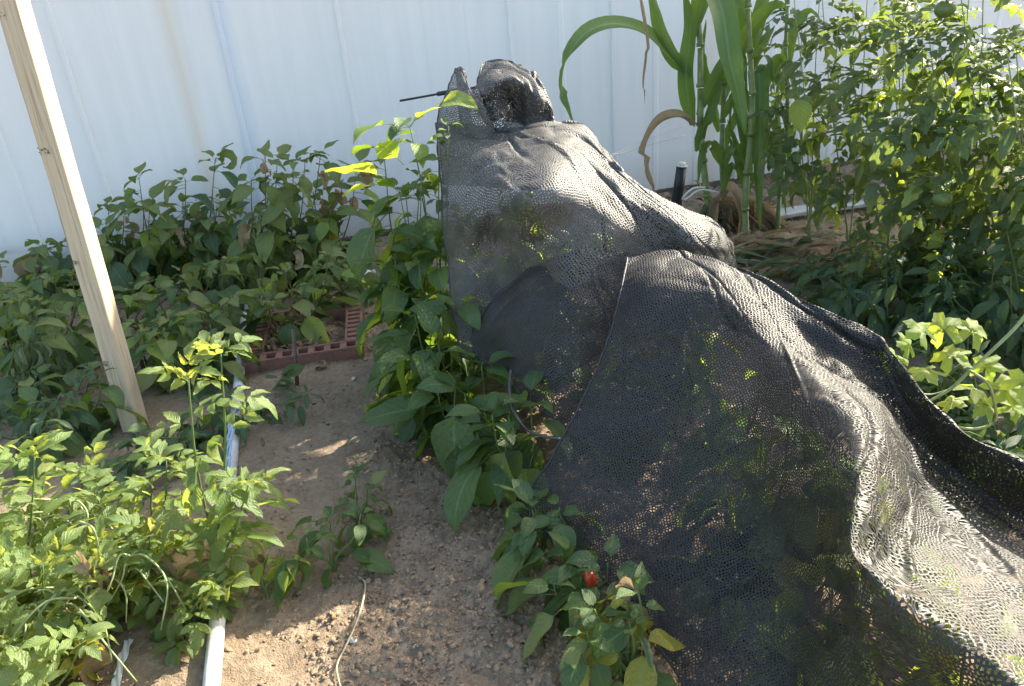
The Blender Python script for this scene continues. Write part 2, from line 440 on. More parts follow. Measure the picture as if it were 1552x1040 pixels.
# a few larger lumps and pebbles
M_PEB = plain('pebble', (.55, .52, .47), .8, .3, 40, .4)
for (px, py, r, mt, lb) in ((1310, 283, .03, M_PEB, 'pale stone beside the shaded strip at the wall foot behind the tomatoes'),
                            (772, 846, .008, M_PEB, 'small pale round pebble on crumbly soil near the pepper row'),
                            (650, 897, .017, M_CLOD, 'light brown clod of earth in the middle of the path'),
                            (592, 924, .014, M_CLOD, 'flat brown clod of earth beside the dry stalk'),
                            (730, 905, .02, M_CLOD, 'sunlit crumbly clod of earth near the pepper row'),
                            (383, 905, .022, M_CLOD, 'sunlit crumbly clod of earth beside the white pipe'),
                            (536, 976, .009, M_PEB, 'tiny white pebble touching the dry stalk'),
                            (537, 577, .011, M_PEB, 'small pale stone chip in front of the brown crate')):
    p = atz(px, py, 0.0); g = G(); rr = random.Random(px)
    clod_geo(g, (0, 0, 0), r, rr, 9)
    ob = g.build('stone' if mt is M_PEB else 'clod', mt, loc=(p.x, p.y, soil_z(p.x, p.y)+r*.3))
    sm = ob.modifiers.new('sub', 'SUBSURF'); sm.levels = 2; sm.render_levels = 2; tag(ob, lb, 'stone' if mt is M_PEB else 'clod')

# ---- sheet-metal wall
WY = lambda x: 4.80+.20*x
wdir = Vector((1, .2, 0)).normalized(); wn_ = Vector((.2, -1, 0)).normalized()
def wall_x(px, py):
    """distance along the wall of the point a pixel sees"""
    r = ray(px, py); t = 4.80/(r.y-.2*r.x); return (CAM+r*t).x*math.sqrt(1.04)
m = NT('painted_sheet'); o = m.obj(); sp = m.N('SeparateXYZ'); m.L(o, sp.inputs[0])
mp = m.N('Mapping'); mp.inputs['Scale'].default_value = (9, 9, .7); m.L(o, mp.inputs[0])
st = m.noise(1.5, 5, .6, mp.outputs[0]); cl = m.noise(1.1, 3, .5, o)
col = m.ramp(st, [(.3, (.74, .74, .74)), (.7, (.80, .795, .79))])
col = m.mix(m.math('MULTIPLY', cl, .10), col, (.55, .62, .70))
def stripe(x0, w, colr, amt, nz=.05):
    global col
    xx = m.math('ADD', sp.outputs[0], m.math('MULTIPLY', m.math('SUBTRACT', st, .5), nz))
    d = m.math('DIVIDE', m.math('ABSOLUTE', m.math('SUBTRACT', xx, x0)), w)
    f = m.math('MULTIPLY', m.math('SUBTRACT', 1.0, d, clamp=True), amt)
    f = m.math('MULTIPLY', f, m.math('ADD', .55, cl))
    col = m.mix(f, col, colr)
SX = {k: wall_x(*k) for k in ((320, 0), (262, 60), (105, 120), (415, 60), (515, 60), (770, 40), (873, 40), (926, 40), (1000, 60), (5, 230))}
stripe(SX[(262, 60)], .07, (.66, .52, .36), .4)
stripe(SX[(320, 0)]+.03, .07, (.46, .58, .76), .38, .02)
stripe(SX[(1000, 60)]+.35, .10, (.60, .46, .30), .3)
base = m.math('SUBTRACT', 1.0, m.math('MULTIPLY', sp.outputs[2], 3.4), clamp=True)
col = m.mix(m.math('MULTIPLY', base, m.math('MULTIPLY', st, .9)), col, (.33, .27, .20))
m.L(col, m.b.inputs['Base Color']); m.b.inputs['Roughness'].default_value = .45; m.b.inputs['Specular IOR Level'].default_value = .35
m.bump(cl, .25, .03)
M_WALL = m.m
WH = 2.95
wallr = thing('sheet_metal_wall', 'tall white painted sheet metal wall with faint vertical seams and rust stains', 'wall', (0, 4.80, 0))
wallr.rotation_euler = (0, 0, math.atan(.2))
seams = sorted([-6.5, -5.2, -4.0, SX[(5, 230)], SX[(105, 120)], SX[(320, 0)], SX[(515, 60)], SX[(770, 40)], SX[(926, 40)], SX[(1000, 60)]+.55, 3.1, 4.1, 5.2, 6.4])
for i in range(len(seams)-1):
    a, b = seams[i], seams[i+1]+.001
    # profile: flat sheet with shallow ribs, lapped edge standing proud
    pr = [(a, 0), (a+.001, .010), (a+.022, .011), (a+.027, .001)]
    nr_ = max(1, int((b-a)/.24)); strong = a > SX[(770, 40)]-.01
    for k in range(1, nr_):
        xr = a+(b-a)*k/nr_; hgt = .004 if strong else .0008; wr = .022 if strong else .012
        pr += [(xr-wr, 0), (xr-wr*.6, hgt), (xr+wr*.6, hgt), (xr+wr, 0)]
    pr += [(b, 0)]
    V = []; F = []; zs = [.03, .8, 1.6, WH]
    for z in zs:
        for (x, d) in pr: V.append((x, -d, z))
    for z in zs:
        V.append((a, .02, z)); V.append((b, .02, z))
    n = len(pr)
    for j in range(3):
        for k in range(n-1): F.append((j*n+k, j*n+k+1, (j+1)*n+k+1, (j+1)*n+k))
        q = 4*n+2*j; F.append((q+1, q, q+2, q+3))
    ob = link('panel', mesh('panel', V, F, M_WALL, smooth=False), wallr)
# strip under the sheets, its dark colour standing in for shade on the ground
M_FOOTSHADE = plain('foot_shade', (.14, .11, .085), .95, .6, 9, .8, bd=.02)
g = G(); g.box((0, .05, -.03), (14, .12, .13)); bevel(g.build('foot_shade', M_FOOTSHADE, wallr, smooth=False), .01)
def wl_(xx, z, d=.03): return wallr.location+wdir*xx+wn_*d+Vector((0, 0, z))
# ---- light board and dark trim lying at the foot of the wall, right
def board(name, label, cat, a, b, w, th, mt, zoff=.0, roll=0):
    a = Vector(a); b = Vector(b); d = (b-a); L = d.length; nz = 24; g = G(); V = []; F = []
    q = d.to_track_quat('X', 'Z')
    rr = random.Random(label)
    for i in range(nz+1):
        t = i/nz*L; j1 = rr.uniform(-.003, .003); j2 = rr.uniform(-.003, .003)
        for (y, z) in ((-w/2+j1, -th/2), (w/2+j2, -th/2), (w/2+j2, th/2), (0, th/2+.001), (-w/2+j1, th/2)):
            V.append(Vector((t, y, z+.004*math.sin(t*7))))
    for i in range(nz):
        for k in range(5): F.append((i*5+k, i*5+(k+1) % 5, (i+1)*5+(k+1) % 5, (i+1)*5+k))
    F.append(tuple(range(5))); F.append(tuple(range(nz*5, nz*5+5))[::-1])
    o = link(name, mesh(name, V, F, mt, smooth=False), None, a); o.rotation_euler = (q @ Quaternion((1, 0, 0), roll)).to_euler()
    bevel(o, .002, 1); return tag(o, label, cat)
M_BOARD = plain('pale_board', (.50, .50, .50), .7, .35, 14, .5)
M_WOODG = plain('weathered_wood', (.30, .27, .23), .85, .45, 24, .6)
board('board', 'long pale grey board lying on the ground behind the corn', 'board', atz(1150, 330, .05), atz(1345, 300, .05), .09, .022, M_BOARD, roll=.15)
board('board', 'short weathered board leaning over the pale board behind the corn', 'board', atz(1265, 300, .09), atz(1345, 286, .09), .07, .018, M_WOODG, roll=.4)
board('board', 'narrow tan board at the wall foot left of the dry corn leaf', 'board', atz(950, 278, .05), atz(1012, 272, .05), .05, .02, plain('tan_wood', (.42, .33, .22), .8, .3, 30), roll=.3)

# ================================================================== HARD THINGS
# ---- leaning timber post
m = NT('pine'); o = m.obj(); mp = m.N('Mapping'); mp.inputs['Scale'].default_value = (34, 34, 1.2); m.L(o, mp.inputs[0])
gr = m.noise(3.0, 6, .6, mp.outputs[0], .6); g2 = m.noise(1.8, 4, .5, o)
col = m.ramp(gr, [(.32, (.27, .18, .10)), (.45, (.52, .40, .25)), (.62, (.60, .49, .33)), (.8, (.66, .56, .40))])
col = m.mix(m.math('MULTIPLY', g2, .22), col, (.44, .36, .27))
mp2 = m.N('Mapping'); mp2.inputs['Scale'].default_value = (60, 60, 1.1); m.L(o, mp2.inputs[0])
ck = m.noise(1.6, 3, .5, mp2.outputs[0]); crack = m.math('GREATER_THAN', ck, .69)
col = m.mix(m.math('MULTIPLY', crack, .7), col, (.16, .10, .06))
col = m.mix(.3, col, (.42, .38, .33))
m.L(col, m.b.inputs['Base Color']); m.b.inputs['Roughness'].default_value = .75; m.b.inputs['Specular IOR Level'].default_value = .3
m.bump(m.math('SUBTRACT', gr, m.math('MULTIPLY', crack, .6)), .5, .004)
M_PINE = m.m
pb = atz(207, 655, -.02); pt = aty(-20, -140, 2.62)
post = thing('timber_post', 'leaning square pale pine post with three knots in front of the white wall', 'post', pb)
d = pt-pb; L = d.length; V = []; F = []; n = 40
prof = []
s_ = .036; b_ = .007
for (cx, cy, a0) in ((s_-b_, s_-b_, 0), (-s_+b_, s_-b_, 90), (-s_+b_, -s_+b_, 180), (s_-b_, -s_+b_, 270)):
    for k in range(3): a = rad(a0+45*k); prof.append((cx+b_*math.cos(a), cy+b_*math.sin(a)))
rr = random.Random(5)
for i in range(n+1):
    t = i/n; wob = .0012*math.sin(t*19)+.0008*math.sin(t*43)
    for (x, y) in prof: V.append((x*(1+wob*12)+.002*math.sin(t*5), y*(1+wob*9)+.003*math.sin(t*4+1), t*L))
np_ = len(prof)
for i in range(n):
    for k in range(np_): F.append((i*np_+k, i*np_+(k+1) % np_, (i+1)*np_+(k+1) % np_, (i+1)*np_+k))
F.append(tuple(range(np_))[::-1]); F.append(tuple(range(n*np_, n*np_+np_)))
_z = d.normalized(); _x = Vector((1, -.10, 0)); _x = (_x-_z*_x.dot(_z)).normalized(); _y = _z.cross(_x)
pq = Matrix((_x, _y, _z)).transposed().to_quaternion()
sh = link('shaft', mesh('shaft', V, F, M_PINE, smooth=False), post); sh.rotation_euler = pq.to_euler()
M_KNOT = plain('knot', (.45, .40, .34), .8, .6, 160, .9, col2=(.12, .09, .06))
ax = d.normalized(); wside = pq @ Vector((-1, 0, 0)); wfront = pq @ Vector((0, -1, 0))
for (py, sc) in ((22, 1.0), (226, 1.25), (394, .75), (545, .8)):
    t = (655-py)/(655+140.)*1.0
    # find the post point seen at that row
    best = min((abs(((CAM-(pb+d*q)).normalized().dot((ray(0, py)).normalized()))), q) for q in (t,))
    lo, hi = 0, 1
    for _ in range(30):
        q = (lo+hi)/2; P = pb+d*q-CAM; yy = H0/2-FOC*P.dot(UP)/P.dot(FW)
        if yy > py: lo = q
        else: hi = q
    c = d*q; g = G(); rr = random.Random(py)
    for k in range(14):
        a = rr.random()*2*PI; rd = rr.random()**.5*.013*sc
        p = c+wfront*(.0365)+wside*(.020+math.cos(a)*rd*1.2)+ax*math.sin(a)*rd
        clod_geo(g, p, rr.uniform(.0025, .0055)*sc, rr)
    g.build('knot', M_KNOT, post)

# ---- plastic pipe along the bed
pn = atz(321, 1120, .0); pf = atz(377, 462, .0)
pn.z = .035; pf.z = .05
M_PIPE = plain('pvc_pipe', (.66, .68, .71), .38, .25, 18, .15, col2=(.40, .38, .35))
pipe = thing('plastic_pipe', 'long pale grey plastic pipe lying along the left bed on the soil', 'pipe', pn)
dv = pf-pn; rp = .0205
g = G(); g.tube([dv*t for t in np.linspace(0, 1, 24)], rp, rp, 20); g.build('tube', M_PIPE, pipe)
for t, w in ((.78, .05), (.14, .06)):
    g = G(); g.tube([dv*t, dv*t+dv.normalized()*w], rp+.0028, rp+.0028, 20); g.build('sleeve', M_PIPE, pipe)
for yy in (535,):
    P = atz(363, yy, .04)-pn; t = P.dot(dv)/dv.length_squared
    g = G(); g.tube([dv*t, dv*t+dv.normalized()*.012], rp+.005, rp+.005, 20)
    g.tube([dv*t+Vector((-.02, 0, .01)), dv*t+Vector((-.032, -.004, .016)), dv*t+Vector((-.036, -.02, .008))], .0025, .002, 5)
    g.build('black_tie', M_BLACK, pipe)
# smudges of dirt on the near end
# ---- blue twine tied down to the bed
M_BLUE = plain('blue_twine', (.38, .50, .68), .6, .3, 60, .4)
g = G(); rr = random.Random(2)
A = aty(350, 640, 2.12); B = atz(340, 775, .04)
for k in range(3):
    pts = [A.lerp(B, t)+Vector((.006*math.sin(t*13+2*k), .006*math.cos(t*15+2*k), 0)) for t in np.linspace(0, 1, 22)]
    g.tube([p-B for p in pts], .0042, .0036, 6)
for t in (.2, .42, .7): g.tube([A.lerp(B, t)-B+Vector((-.012, 0, -.004)), A.lerp(B, t)-B+Vector((0, -.006, .002)), A.lerp(B, t)-B+Vector((.012, 0, .002))], .004, .003, 6)
tag(g.build('twine', M_BLUE, loc=B), 'knotted pale blue twine hanging down to the pipe among the sunlit leaves', 'twine')
# ---- grey rag over the far end of the pipe
def sheetlet(name, P, w, mt, label, cat, parent=None, crumple=.01, seed=0, thick=.002):
    rr = random.Random(seed); pts = catmull(P, 14); V = []; F = []; UVs = []; o0 = pts[0]
    for i, p in enumerate(pts):
        t = (pts[min(i+1, 14)]-pts[max(i-1, 0)]).normalized(); s = t.cross(Vector((0, -.5, 1))).normalized()
        for k in range(7):
            u = k/6-.5; V.append(p-o0+s*u*w*(1+.2*math.sin(i*.9+seed))+Vector((0, 0, crumple*math.sin(i*1.3+k*1.7+seed)+rr.uniform(-.3, .3)*crumple))); UVs.append((k/6, i/14))
    for i in range(14):
        for k in range(6): F.append((i*7+k, i*7+k+1, (i+1)*7+k+1, (i+1)*7+k))
    o = link(name, mesh(name, V, F, mt, UVs), parent, o0)
    so = o.modifiers.new('solid', 'SOLIDIFY'); so.thickness = thick
    su = o.modifiers.new('sub', 'SUBSURF'); su.levels = su.render_levels = 1
    return tag(o, label, cat)
M_RAG = plain('grey_rag', (.33, .29, .26), .9, .4, 40, .5)
sheetlet('rag', [atz(358, 464, .09), atz(385, 458, .10), atz(408, 455, .08)], .07, M_RAG, 'crumpled grey brown rag lying over the far end of the pipe', 'rag', seed=3)
# ---- brown crate frame with square holes
M_CRATE = plain('crate_plastic', (.27, .12, .085), .7, .35, 26, .35, col2=(.14, .075, .055))
c0 = atz(553, 545, .0); c1 = atz(372, 573, .0); c2 = atz(514, 482, .0)
ex = (c1-c0).normalized(); Lx = (c1-c0).length; ey = Vector((0, 0, 1)).cross(ex); ey = ey if ey.y > 0 else -ey; Ly = .44
crate = thing('crate_frame', 'reddish brown plastic crate rim with square holes on the soil by the pipe', 'crate', c0)
hh = .07; ww = .078
rotc = Matrix((ex, ey, Vector((0, 0, 1)))).transposed().to_3x3()
def crail(origin, u, v, length, nh):
    """hollow rail: two long walls, ribs between, square holes seen from above"""
    M3 = Matrix((u, v, Vector((0, 0, 1)))).transposed().to_3x3()
    g = G()
    for s in (0, 1): g.box(origin+u*(length/2)+v*(.006+s*(ww-.012))+Vector((0, 0, hh/2)), (length, .011, hh), M3)
    g.box(origin+u*(length/2)+v*(ww/2)+Vector((0, 0, .004)), (length-.002, ww-.026, .006), M3)
    bevel(g.build('rail', M_CRATE, crate, smooth=False), .003)
    me = None
    for k in range(nh+1):
        p = origin+u*(.014+(length-.028)*k/nh)+v*(ww/2)+Vector((0, 0, hh/2-.001))
        if me is None:
            gg = G(); gg.box((0, 0, 0), (.028, ww-.0245, hh-.004)); o = gg.build('rib', M_CRATE, crate, smooth=False); me = o.data
        else: o = link('rib', me, crate)
        o.location = p; o.rotation_euler = M3.to_euler()
crail(Vector((0, 0, 0)), ex, ey, Lx, 7)
crail(ey*(ww+.002), ey, ex, Ly-ww, 7)
crail(ex*(Lx)+ey*(ww+.002), ey, -ex, Ly-ww, 8)
crail(ey*Ly, ex, ey, Lx, 9)
# brown leaf litter inside the crate and beneath the corn
def litter(name, label, cen, ux, uy, n, seed, size=(.03, .07), zz=.02, mats=('dry',)):
    rr = random.Random(seed); g = G()
    for k in range(n):
        p = cen+ux*rr.uniform(-.5, .5)+uy*rr.uniform(-.5, .5)
        p.z = soil_z(p.x, p.y)+rr.random()*zz+.004
        M = Matrix.Translation(p) @ Matrix.Rotation(rr.random()*6.28, 4, 'Z') @ Matrix.Rotation(rr.uniform(-.35, .6), 4, 'X') @ Matrix.Rotation(rr.uniform(-.8, .8), 4, 'Y')
        L_ = rr.uniform(*size)
        leaf_geo(L_, L_*rr.uniform(.3, .55), 'ovate', rr.uniform(-.1, .5), rr.uniform(.3, 2.2), rr.uniform(.2, 1.1), .15, 6, 0, rr.uniform(-1, 1), rr.random(), M=M, g=g, cols=3)
    o = g.build(name, [LM[x] for x in mats]); o.data.polygons.foreach_set('material_index', [rr.randrange(len(mats)) if False else (i//12) % len(mats) for i in range(len(o.data.polygons))])
    return tag(o, label, kind='stuff')
M_LIT = plain('litter_brown', (.20, .115, .07), .85, .5, 60, .4, col2=(.09, .055, .04))
LM['litter'] = M_LIT
litter('leaf_litter', 'dead brown leaves lying inside the crate', c0+ex*Lx*.5+ey*Ly*.5, ex*Lx*.85, ey*Ly*.85, 150, 4, mats=('litter', 'litter', 'dry'))
# ---- thin stake in front of crate
M_STAKE = plain('stake_wood', (.17, .10, .08), .8, .4, 60, .4)
sb = atz(450, 592, 0); stp = aty(444, 500, sb.y)
g = G(); g.tube([Vector((0, 0, -.02)), (stp-sb)*.5+Vector((.003, 0, 0)), stp-sb], .0085, .007, 8)
tag(g.build('garden_stake', M_STAKE, loc=sb), 'thin dark brown stake standing in front of the crate', 'stake')
# second stick in the shade behind the post
sb = atz(224, 582, 0); stp = aty(200, 498, sb.y+.02)
g = G(); g.tube([Vector((0, 0, -.02)), (stp-sb)*.5, stp-sb], .009, .007, 8)
tag(g.build('garden_stake', M_STAKE, loc=sb), 'crooked brown stick standing in the shade right of the post', 'stake')
# ---- white bottle by the wall
bp = atz(548, 428, 0); 
bt = thing('white_bottle', 'small white plastic bottle lying in the shade left of the tall pepper plant', 'bottle', bp+Vector((0, 0, .035)))
bd_ = Vector((.9, .3, .12)).normalized()
g = G(); P = [bd_*x for x in (-.07, -.066, .04, .055, .062, .063, .08)]; R_ = [.024, .028, .028, .02, .013, .011, .011]
for i in range(len(P)-1): g.tube([P[i], P[i+1]], R_[i], R_[i+1], 14, cap=(i in (0, 5)))
g.build('body', M_WHITE, bt)
g = G(); g.tube([bd_*.066, bd_*.085], .0145, .0145, 14); g.build('cap', plain('cap_grey', (.5, .55, .6), .4, .1), bt)
# ---- dark pipe with white cap, and white cord, by the corn
pb_ = atz(1024, 318, 0); pp = thing('standpipe', 'short black pipe with a white cap leaning beside the corn stalks', 'pipe', pb_)
pe = aty(1034, 246, pb_.y)-pb_
g = G(); g.tube([pe*t for t in (-.05, 0, .5, .93)], .034, .032, 16); g.build('tube', M_BLACK, pp)
g = G(); g.tube([pe*.93, pe*1.0], .026, .024, 16); g.tube([pe*.92, pe*.935], .037, .037, 16); g.build('cap', plain('cap_white', (.75, .72, .62), .5, .15), pp)
g = G(); o0 = atz(1068, 290, .15)
g.tube([p-o0 for p in catmull([aty(1068, 284, 4.05), aty(1050, 286, 4.0), aty(1035, 300, 4.0), aty(1040, 302, 4.05), aty(1062, 288, 4.1), aty(1090, 292, 4.1)], 24)], .006, .006, 6)
tag(g.build('cord', M_THREAD, loc=o0), 'looped white cord tied round the base of the corn stalks', 'cord')
g = G(); o0 = aty(926, 236, 3.3)
g.tube([p-o0 for p in catmull([aty(926, 236, 3.3), aty(950, 230, 3.7), aty(978, 221, 4.1), aty(1040, 205, 4.3)], 14)], .0028, .0028, 5)
g.tube([p-o0 for p in catmull([aty(905, 220, 3.2), aty(926, 234, 3.4), aty(978, 212, 4.1), aty(1040, 190, 4.3)], 14)], .0018, .0018, 5)
tag(g.build('string', M_THREAD, loc=o0), 'thin white string stretched from the net to the corn in front of the wall', 'string')
# ---- dry stalk curving over the path
g = G(); pts = [atz(*p, .012) for p in ((543, 873), (553, 882), (551, 915), (540, 950), (524, 985), (512, 1010), (513, 1030), (522, 1060))]
for p in pts: p.z = soil_z(p.x, p.y)+.010
o0 = pts[0].copy(); g.tube([p-o0 for p in catmull(pts, 40)], .0030, .0022, 6)
tag(g.build('dry_stalk', plain('straw', (.42, .36, .24), .8, .3, 80), loc=o0), 'thin dry straw coloured stalk curving across the soil path', 'stalk')
# ---- black hose hoop at the foot of the net
g = G(); pts = [aty(774, 560, 2.0), aty(772, 592, 1.95), aty(778, 622, 1.9), aty(795, 648, 1.85), aty(818, 660, 1.8), aty(850, 666, 1.78)]
o0 = pts[0].copy(); g.tube([p-o0 for p in catmull(pts, 30)], .0045, .0045, 10)
tag(g.build('hose', plain('grey_hose', (.04, .04, .045), .35, .3, 50), loc=o0), 'curved dark grey hose showing below the edge of the net', 'hose')
# ---- torn white plastic strip, bottom left
sheetlet('plastic_scrap', [atz(196, 968, .03), atz(184, 1000, .03), atz(172, 1050, .02)], .022, plain('film', (.62, .64, .64), .35, .2, 20), 'torn pale plastic strip lying on the soil in the bottom left', 'plastic scrap', crumple=.004, seed=9)

# ================================================================== SHADE NETS
def net_mat(name, pitch, base, thr, rough=.4, spec=.6, spread=.32):
    """knitted mesh: irregular little holes between black yarns"""
    m = NT(name); uv = m.uv()
    mp = m.N('Mapping'); mp.inputs['Scale'].default_value = (1, .86, 1); mp.inputs['Rotation'].default_value = (0, 0, .35); m.L(uv, mp.inputs[0])
    vo = m.N('TexVoronoi'); vo.voronoi_dimensions = '2D'; vo.feature = 'DISTANCE_TO_EDGE'; vo.inputs['Scale'].default_value = 1/pitch; vo.inputs['Randomness'].default_value = .62
    m.L(mp.outputs[0], vo.inputs['Vector']); h = vo.outputs['Distance']
    big = m.noise(6, 3, .5, uv); fine = m.noise(330, 3, .6, uv)
    t = m.math('ADD', m.math('MULTIPLY', m.math('SUBTRACT', big, .5), spread), thr)
    t = m.math('ADD', t, m.math('MULTIPLY', m.math('SUBTRACT', fine, .5), .16))
    hole = m.math('GREATER_THAN', h, t)
    dust = m.noise(9, 5, .6, m.obj())
    col = m.ramp(m.math('ADD', m.math('MULTIPLY', fine, .5), m.math('MULTIPLY', dust, .5)), [(.32, tuple(c*.5 for c in base)), (.62, tuple(c*1.3 for c in base))])
    yarn = m.math('SUBTRACT', 2.1, m.math('MULTIPLY', h, 6.5), clamp=False)
    yarn = m.math('MULTIPLY', m.math('MAXIMUM', yarn, .35), m.math('ADD', .35, m.math('MULTIPLY', fine, 1.3)))
    vm = m.N('VectorMath', operation='SCALE'); m.L(col, vm.inputs[0]); m.L(yarn, vm.inputs['Scale']); col = vm.outputs[0]
    m.L(col, m.b.inputs['Base Color']); m.L(m.math('ADD', m.math('MULTIPLY', fine, .35), rough-.17), m.b.inputs['Roughness']); m.b.inputs['Specular IOR Level'].default_value = spec
    m.bump(m.math('ADD', m.math('MULTIPLY', h, -1.6), m.math('MULTIPLY', fine, .8)), .8, pitch*.28)
    tr = m.N('BsdfTransparent'); ms = m.N('MixShader')
    m.L(hole, ms.inputs[0]); m.L(m.b.outputs[0], ms.inputs[1]); m.L(tr.outputs[0], ms.inputs[2]); m.L(ms.outputs[0], m.out.inputs[0])
    return m.m
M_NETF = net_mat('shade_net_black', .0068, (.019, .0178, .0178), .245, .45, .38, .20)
M_NETG = net_mat('shade_net_black_fold_lit', .0078, (.022, .0205, .020), .22, .45, .42, .22)  # same black net, base lightened where the fold gets no light from behind
M_NETR = net_mat('shade_net_black_sunlit', .0080, (.058, .055, .052), .280, .47, .42, .15)  # black net too; sunlight on the rear is put into its greyer base
M_HEM = plain('net_hem', (.04, .04, .045), .5, .4, 200, .8)

def cr(P, t):
    """Catmull-Rom along axis 0 of an array of rows"""
    m = len(P)-1; x = t*m; i = np.minimum(x.astype(int), m-1); u = (x-i)[:, None, None]
    Q = np.concatenate([[2*P[0]-P[1]], P, [2*P[-1]-P[-2]]]); a, b, c, d = Q[i], Q[i+1], Q[i+2], Q[i+3]
    return .5*((2*b)+(c-a)*u+(2*a-5*b+4*c-d)*u*u+(3*b-a-3*c+d)*u**3)
NETS = []
def flatten_uv(A, it=900, n=40):
    """lay the cloth out flat: 2D points whose spacing matches the lengths on the cloth"""
    nv, nu = A.shape[:2]
    iv = np.linspace(0, nv-1, n).astype(int); iu = np.linspace(0, nu-1, n).astype(int)
    S = A[np.ix_(iv, iu)]
    c = S.reshape(-1, 3)-S.reshape(-1, 3).mean(0); _, _, vt = np.linalg.svd(c, full_matrices=False)
    Q = (c @ vt[:2].T).reshape(n, n, 2)
    sets = [((slice(None), slice(0, -1)), (slice(None), slice(1, None))), ((slice(0, -1), slice(None)), (slice(1, None), slice(None))),
            ((slice(0, -1), slice(0, -1)), (slice(1, None), slice(1, None))), ((slice(0, -1), slice(1, None)), (slice(1, None), slice(0, -1))),
            ((slice(None), slice(0, -2)), (slice(None), slice(2, None))), ((slice(0, -2), slice(None)), (slice(2, None), slice(None)))]
    Ls = [np.linalg.norm(S[b]-S[a], axis=2) for a, b in sets]
    cnt = np.zeros((n, n, 1))
    for a, b in sets: cnt[a] += 1; cnt[b] += 1
    for _ in range(it):
        D = np.zeros_like(Q)
        for (a, b), L in zip(sets, Ls):
            d = Q[b]-Q[a]; l = np.linalg.norm(d, axis=2)+1e-9; e = d*((l-L)/l*.5)[..., None]
            D[a] += e; D[b] -= e
        Q = Q+D/cnt*1.5
    # bilinear up to the full grid
    fu = np.interp(np.arange(nu), iu, np.arange(n)); fv = np.interp(np.arange(nv), iv, np.arange(n))
    i = np.minimum(fu.astype(int), n-2); a = (fu-i)[None, :, None]; T = Q[:, i]*(1-a)+Q[:, i+1]*a
    j = np.minimum(fv.astype(int), n-2); b = (fv-j)[:, None, None]; return T[j]*(1-b)+T[j+1]*b
def net_grid(name, cols, mat, parent, nu=200, nv=200, wr=.006, ws=9., seed=0, back=True, uo=0.0, folds=(), hem=True, hemsides='bl'):
    """cols: list of columns of (px, py, z) control points, top to bottom"""
    A = []
    for c in cols:
        P = [atz(x, y, z) for (x, y, z) in c]
        if back:
            b0 = P[0]+(P[0]-CAM)*.03; hz = Vector((P[0].x, P[0].y, 0)).normalized()
            P = [P[0]+hz*.16+Vector((0, 0, -.26)), P[0]+hz*.045+Vector((0, 0, -.025))]+P
        A.append([list(p) for p in P])
    A = np.array(A)                                   # cols x rows x 3
    A = cr(A, np.linspace(0, 1, nu))                  # nu x rows x 3
    A = cr(A.transpose(1, 0, 2), np.linspace(0, 1, nv))  # nv x nu x 3
    du = np.linalg.norm(np.diff(A, axis=1), axis=2); dv = np.linalg.norm(np.diff(A, axis=0), axis=2)
    Uc = np.concatenate([np.zeros((nv, 1)), np.cumsum(du, 1)], 1); Vc = np.concatenate([np.zeros((1, nu)), np.cumsum(dv, 0)], 0)
    Uc = Uc-Uc[:, nu//2:nu//2+1]
    FL = flatten_uv(A)
    N = np.cross(np.gradient(A, axis=1), np.gradient(A, axis=0)); N /= np.linalg.norm(N, axis=2, keepdims=True)+1e-9
    w = fbm(Uc*ws+seed*3.1, Vc*ws*.8+seed, 3, seed % 4)
    w2 = 1-2*np.abs(fbm(Uc*ws*.5+seed*7+w*.6, Vc*ws*1.3, 2, (seed+1) % 4))
    D = wr*(w*1.6+(w2-.5)*1.2)
    for (u0, v0, ang, ln, wd, amp) in folds:          # extra creases, in metres on the cloth
        ca, sa = math.cos(ang), math.sin(ang); a = (Uc-u0)*ca+(Vc-v0)*sa; b = -(Uc-u0)*sa+(Vc-v0)*ca
        D = D+amp*np.exp(-(b/wd)**2)*np.exp(-(a/ln)**2)
    A = A+N*D[..., None]
    idx = np.arange(nu*nv).reshape(nv, nu)
    F = np.stack([idx[:-1, :-1].ravel(), idx[:-1, 1:].ravel(), idx[1:, 1:].ravel(), idx[1:, :-1].ravel()], 1)
    NETS.append(BVHTree.FromPolygons([Vector(v) for v in A[::5, ::5].reshape(-1, 3)], (lambda q: np.stack([q[:-1, :-1].ravel(), q[:-1, 1:].ravel(), q[1:, 1:].ravel(), q[1:, :-1].ravel()], 1).tolist())(np.arange(A[::5, ::5].shape[0]*A[::5, ::5].shape[1]).reshape(A[::5, ::5].shape[:2]))))
    uv = FL.reshape(-1, 2)+np.array([uo+3, 2])
    o = link(name, mesh(name, A.reshape(-1, 3), F.tolist(), mat, uv), parent)
    if hem:
        g = G()
        if 'b' in hemsides: g.tube([Vector(A[-1, i]) for i in range(0, nu, 3)], .0032, .0032, 6)
        if 'l' in hemsides: g.tube([Vector(A[j, 0]) for j in range(0, nv, 3)], .0032, .0032, 6)
        if 'r' in hemsides: g.tube([Vector(A[j, -1]) for j in range(0, nv, 3)], .0032, .0032, 6)
        if g.V: g.build('hem', M_HEM, parent)
    return o, A

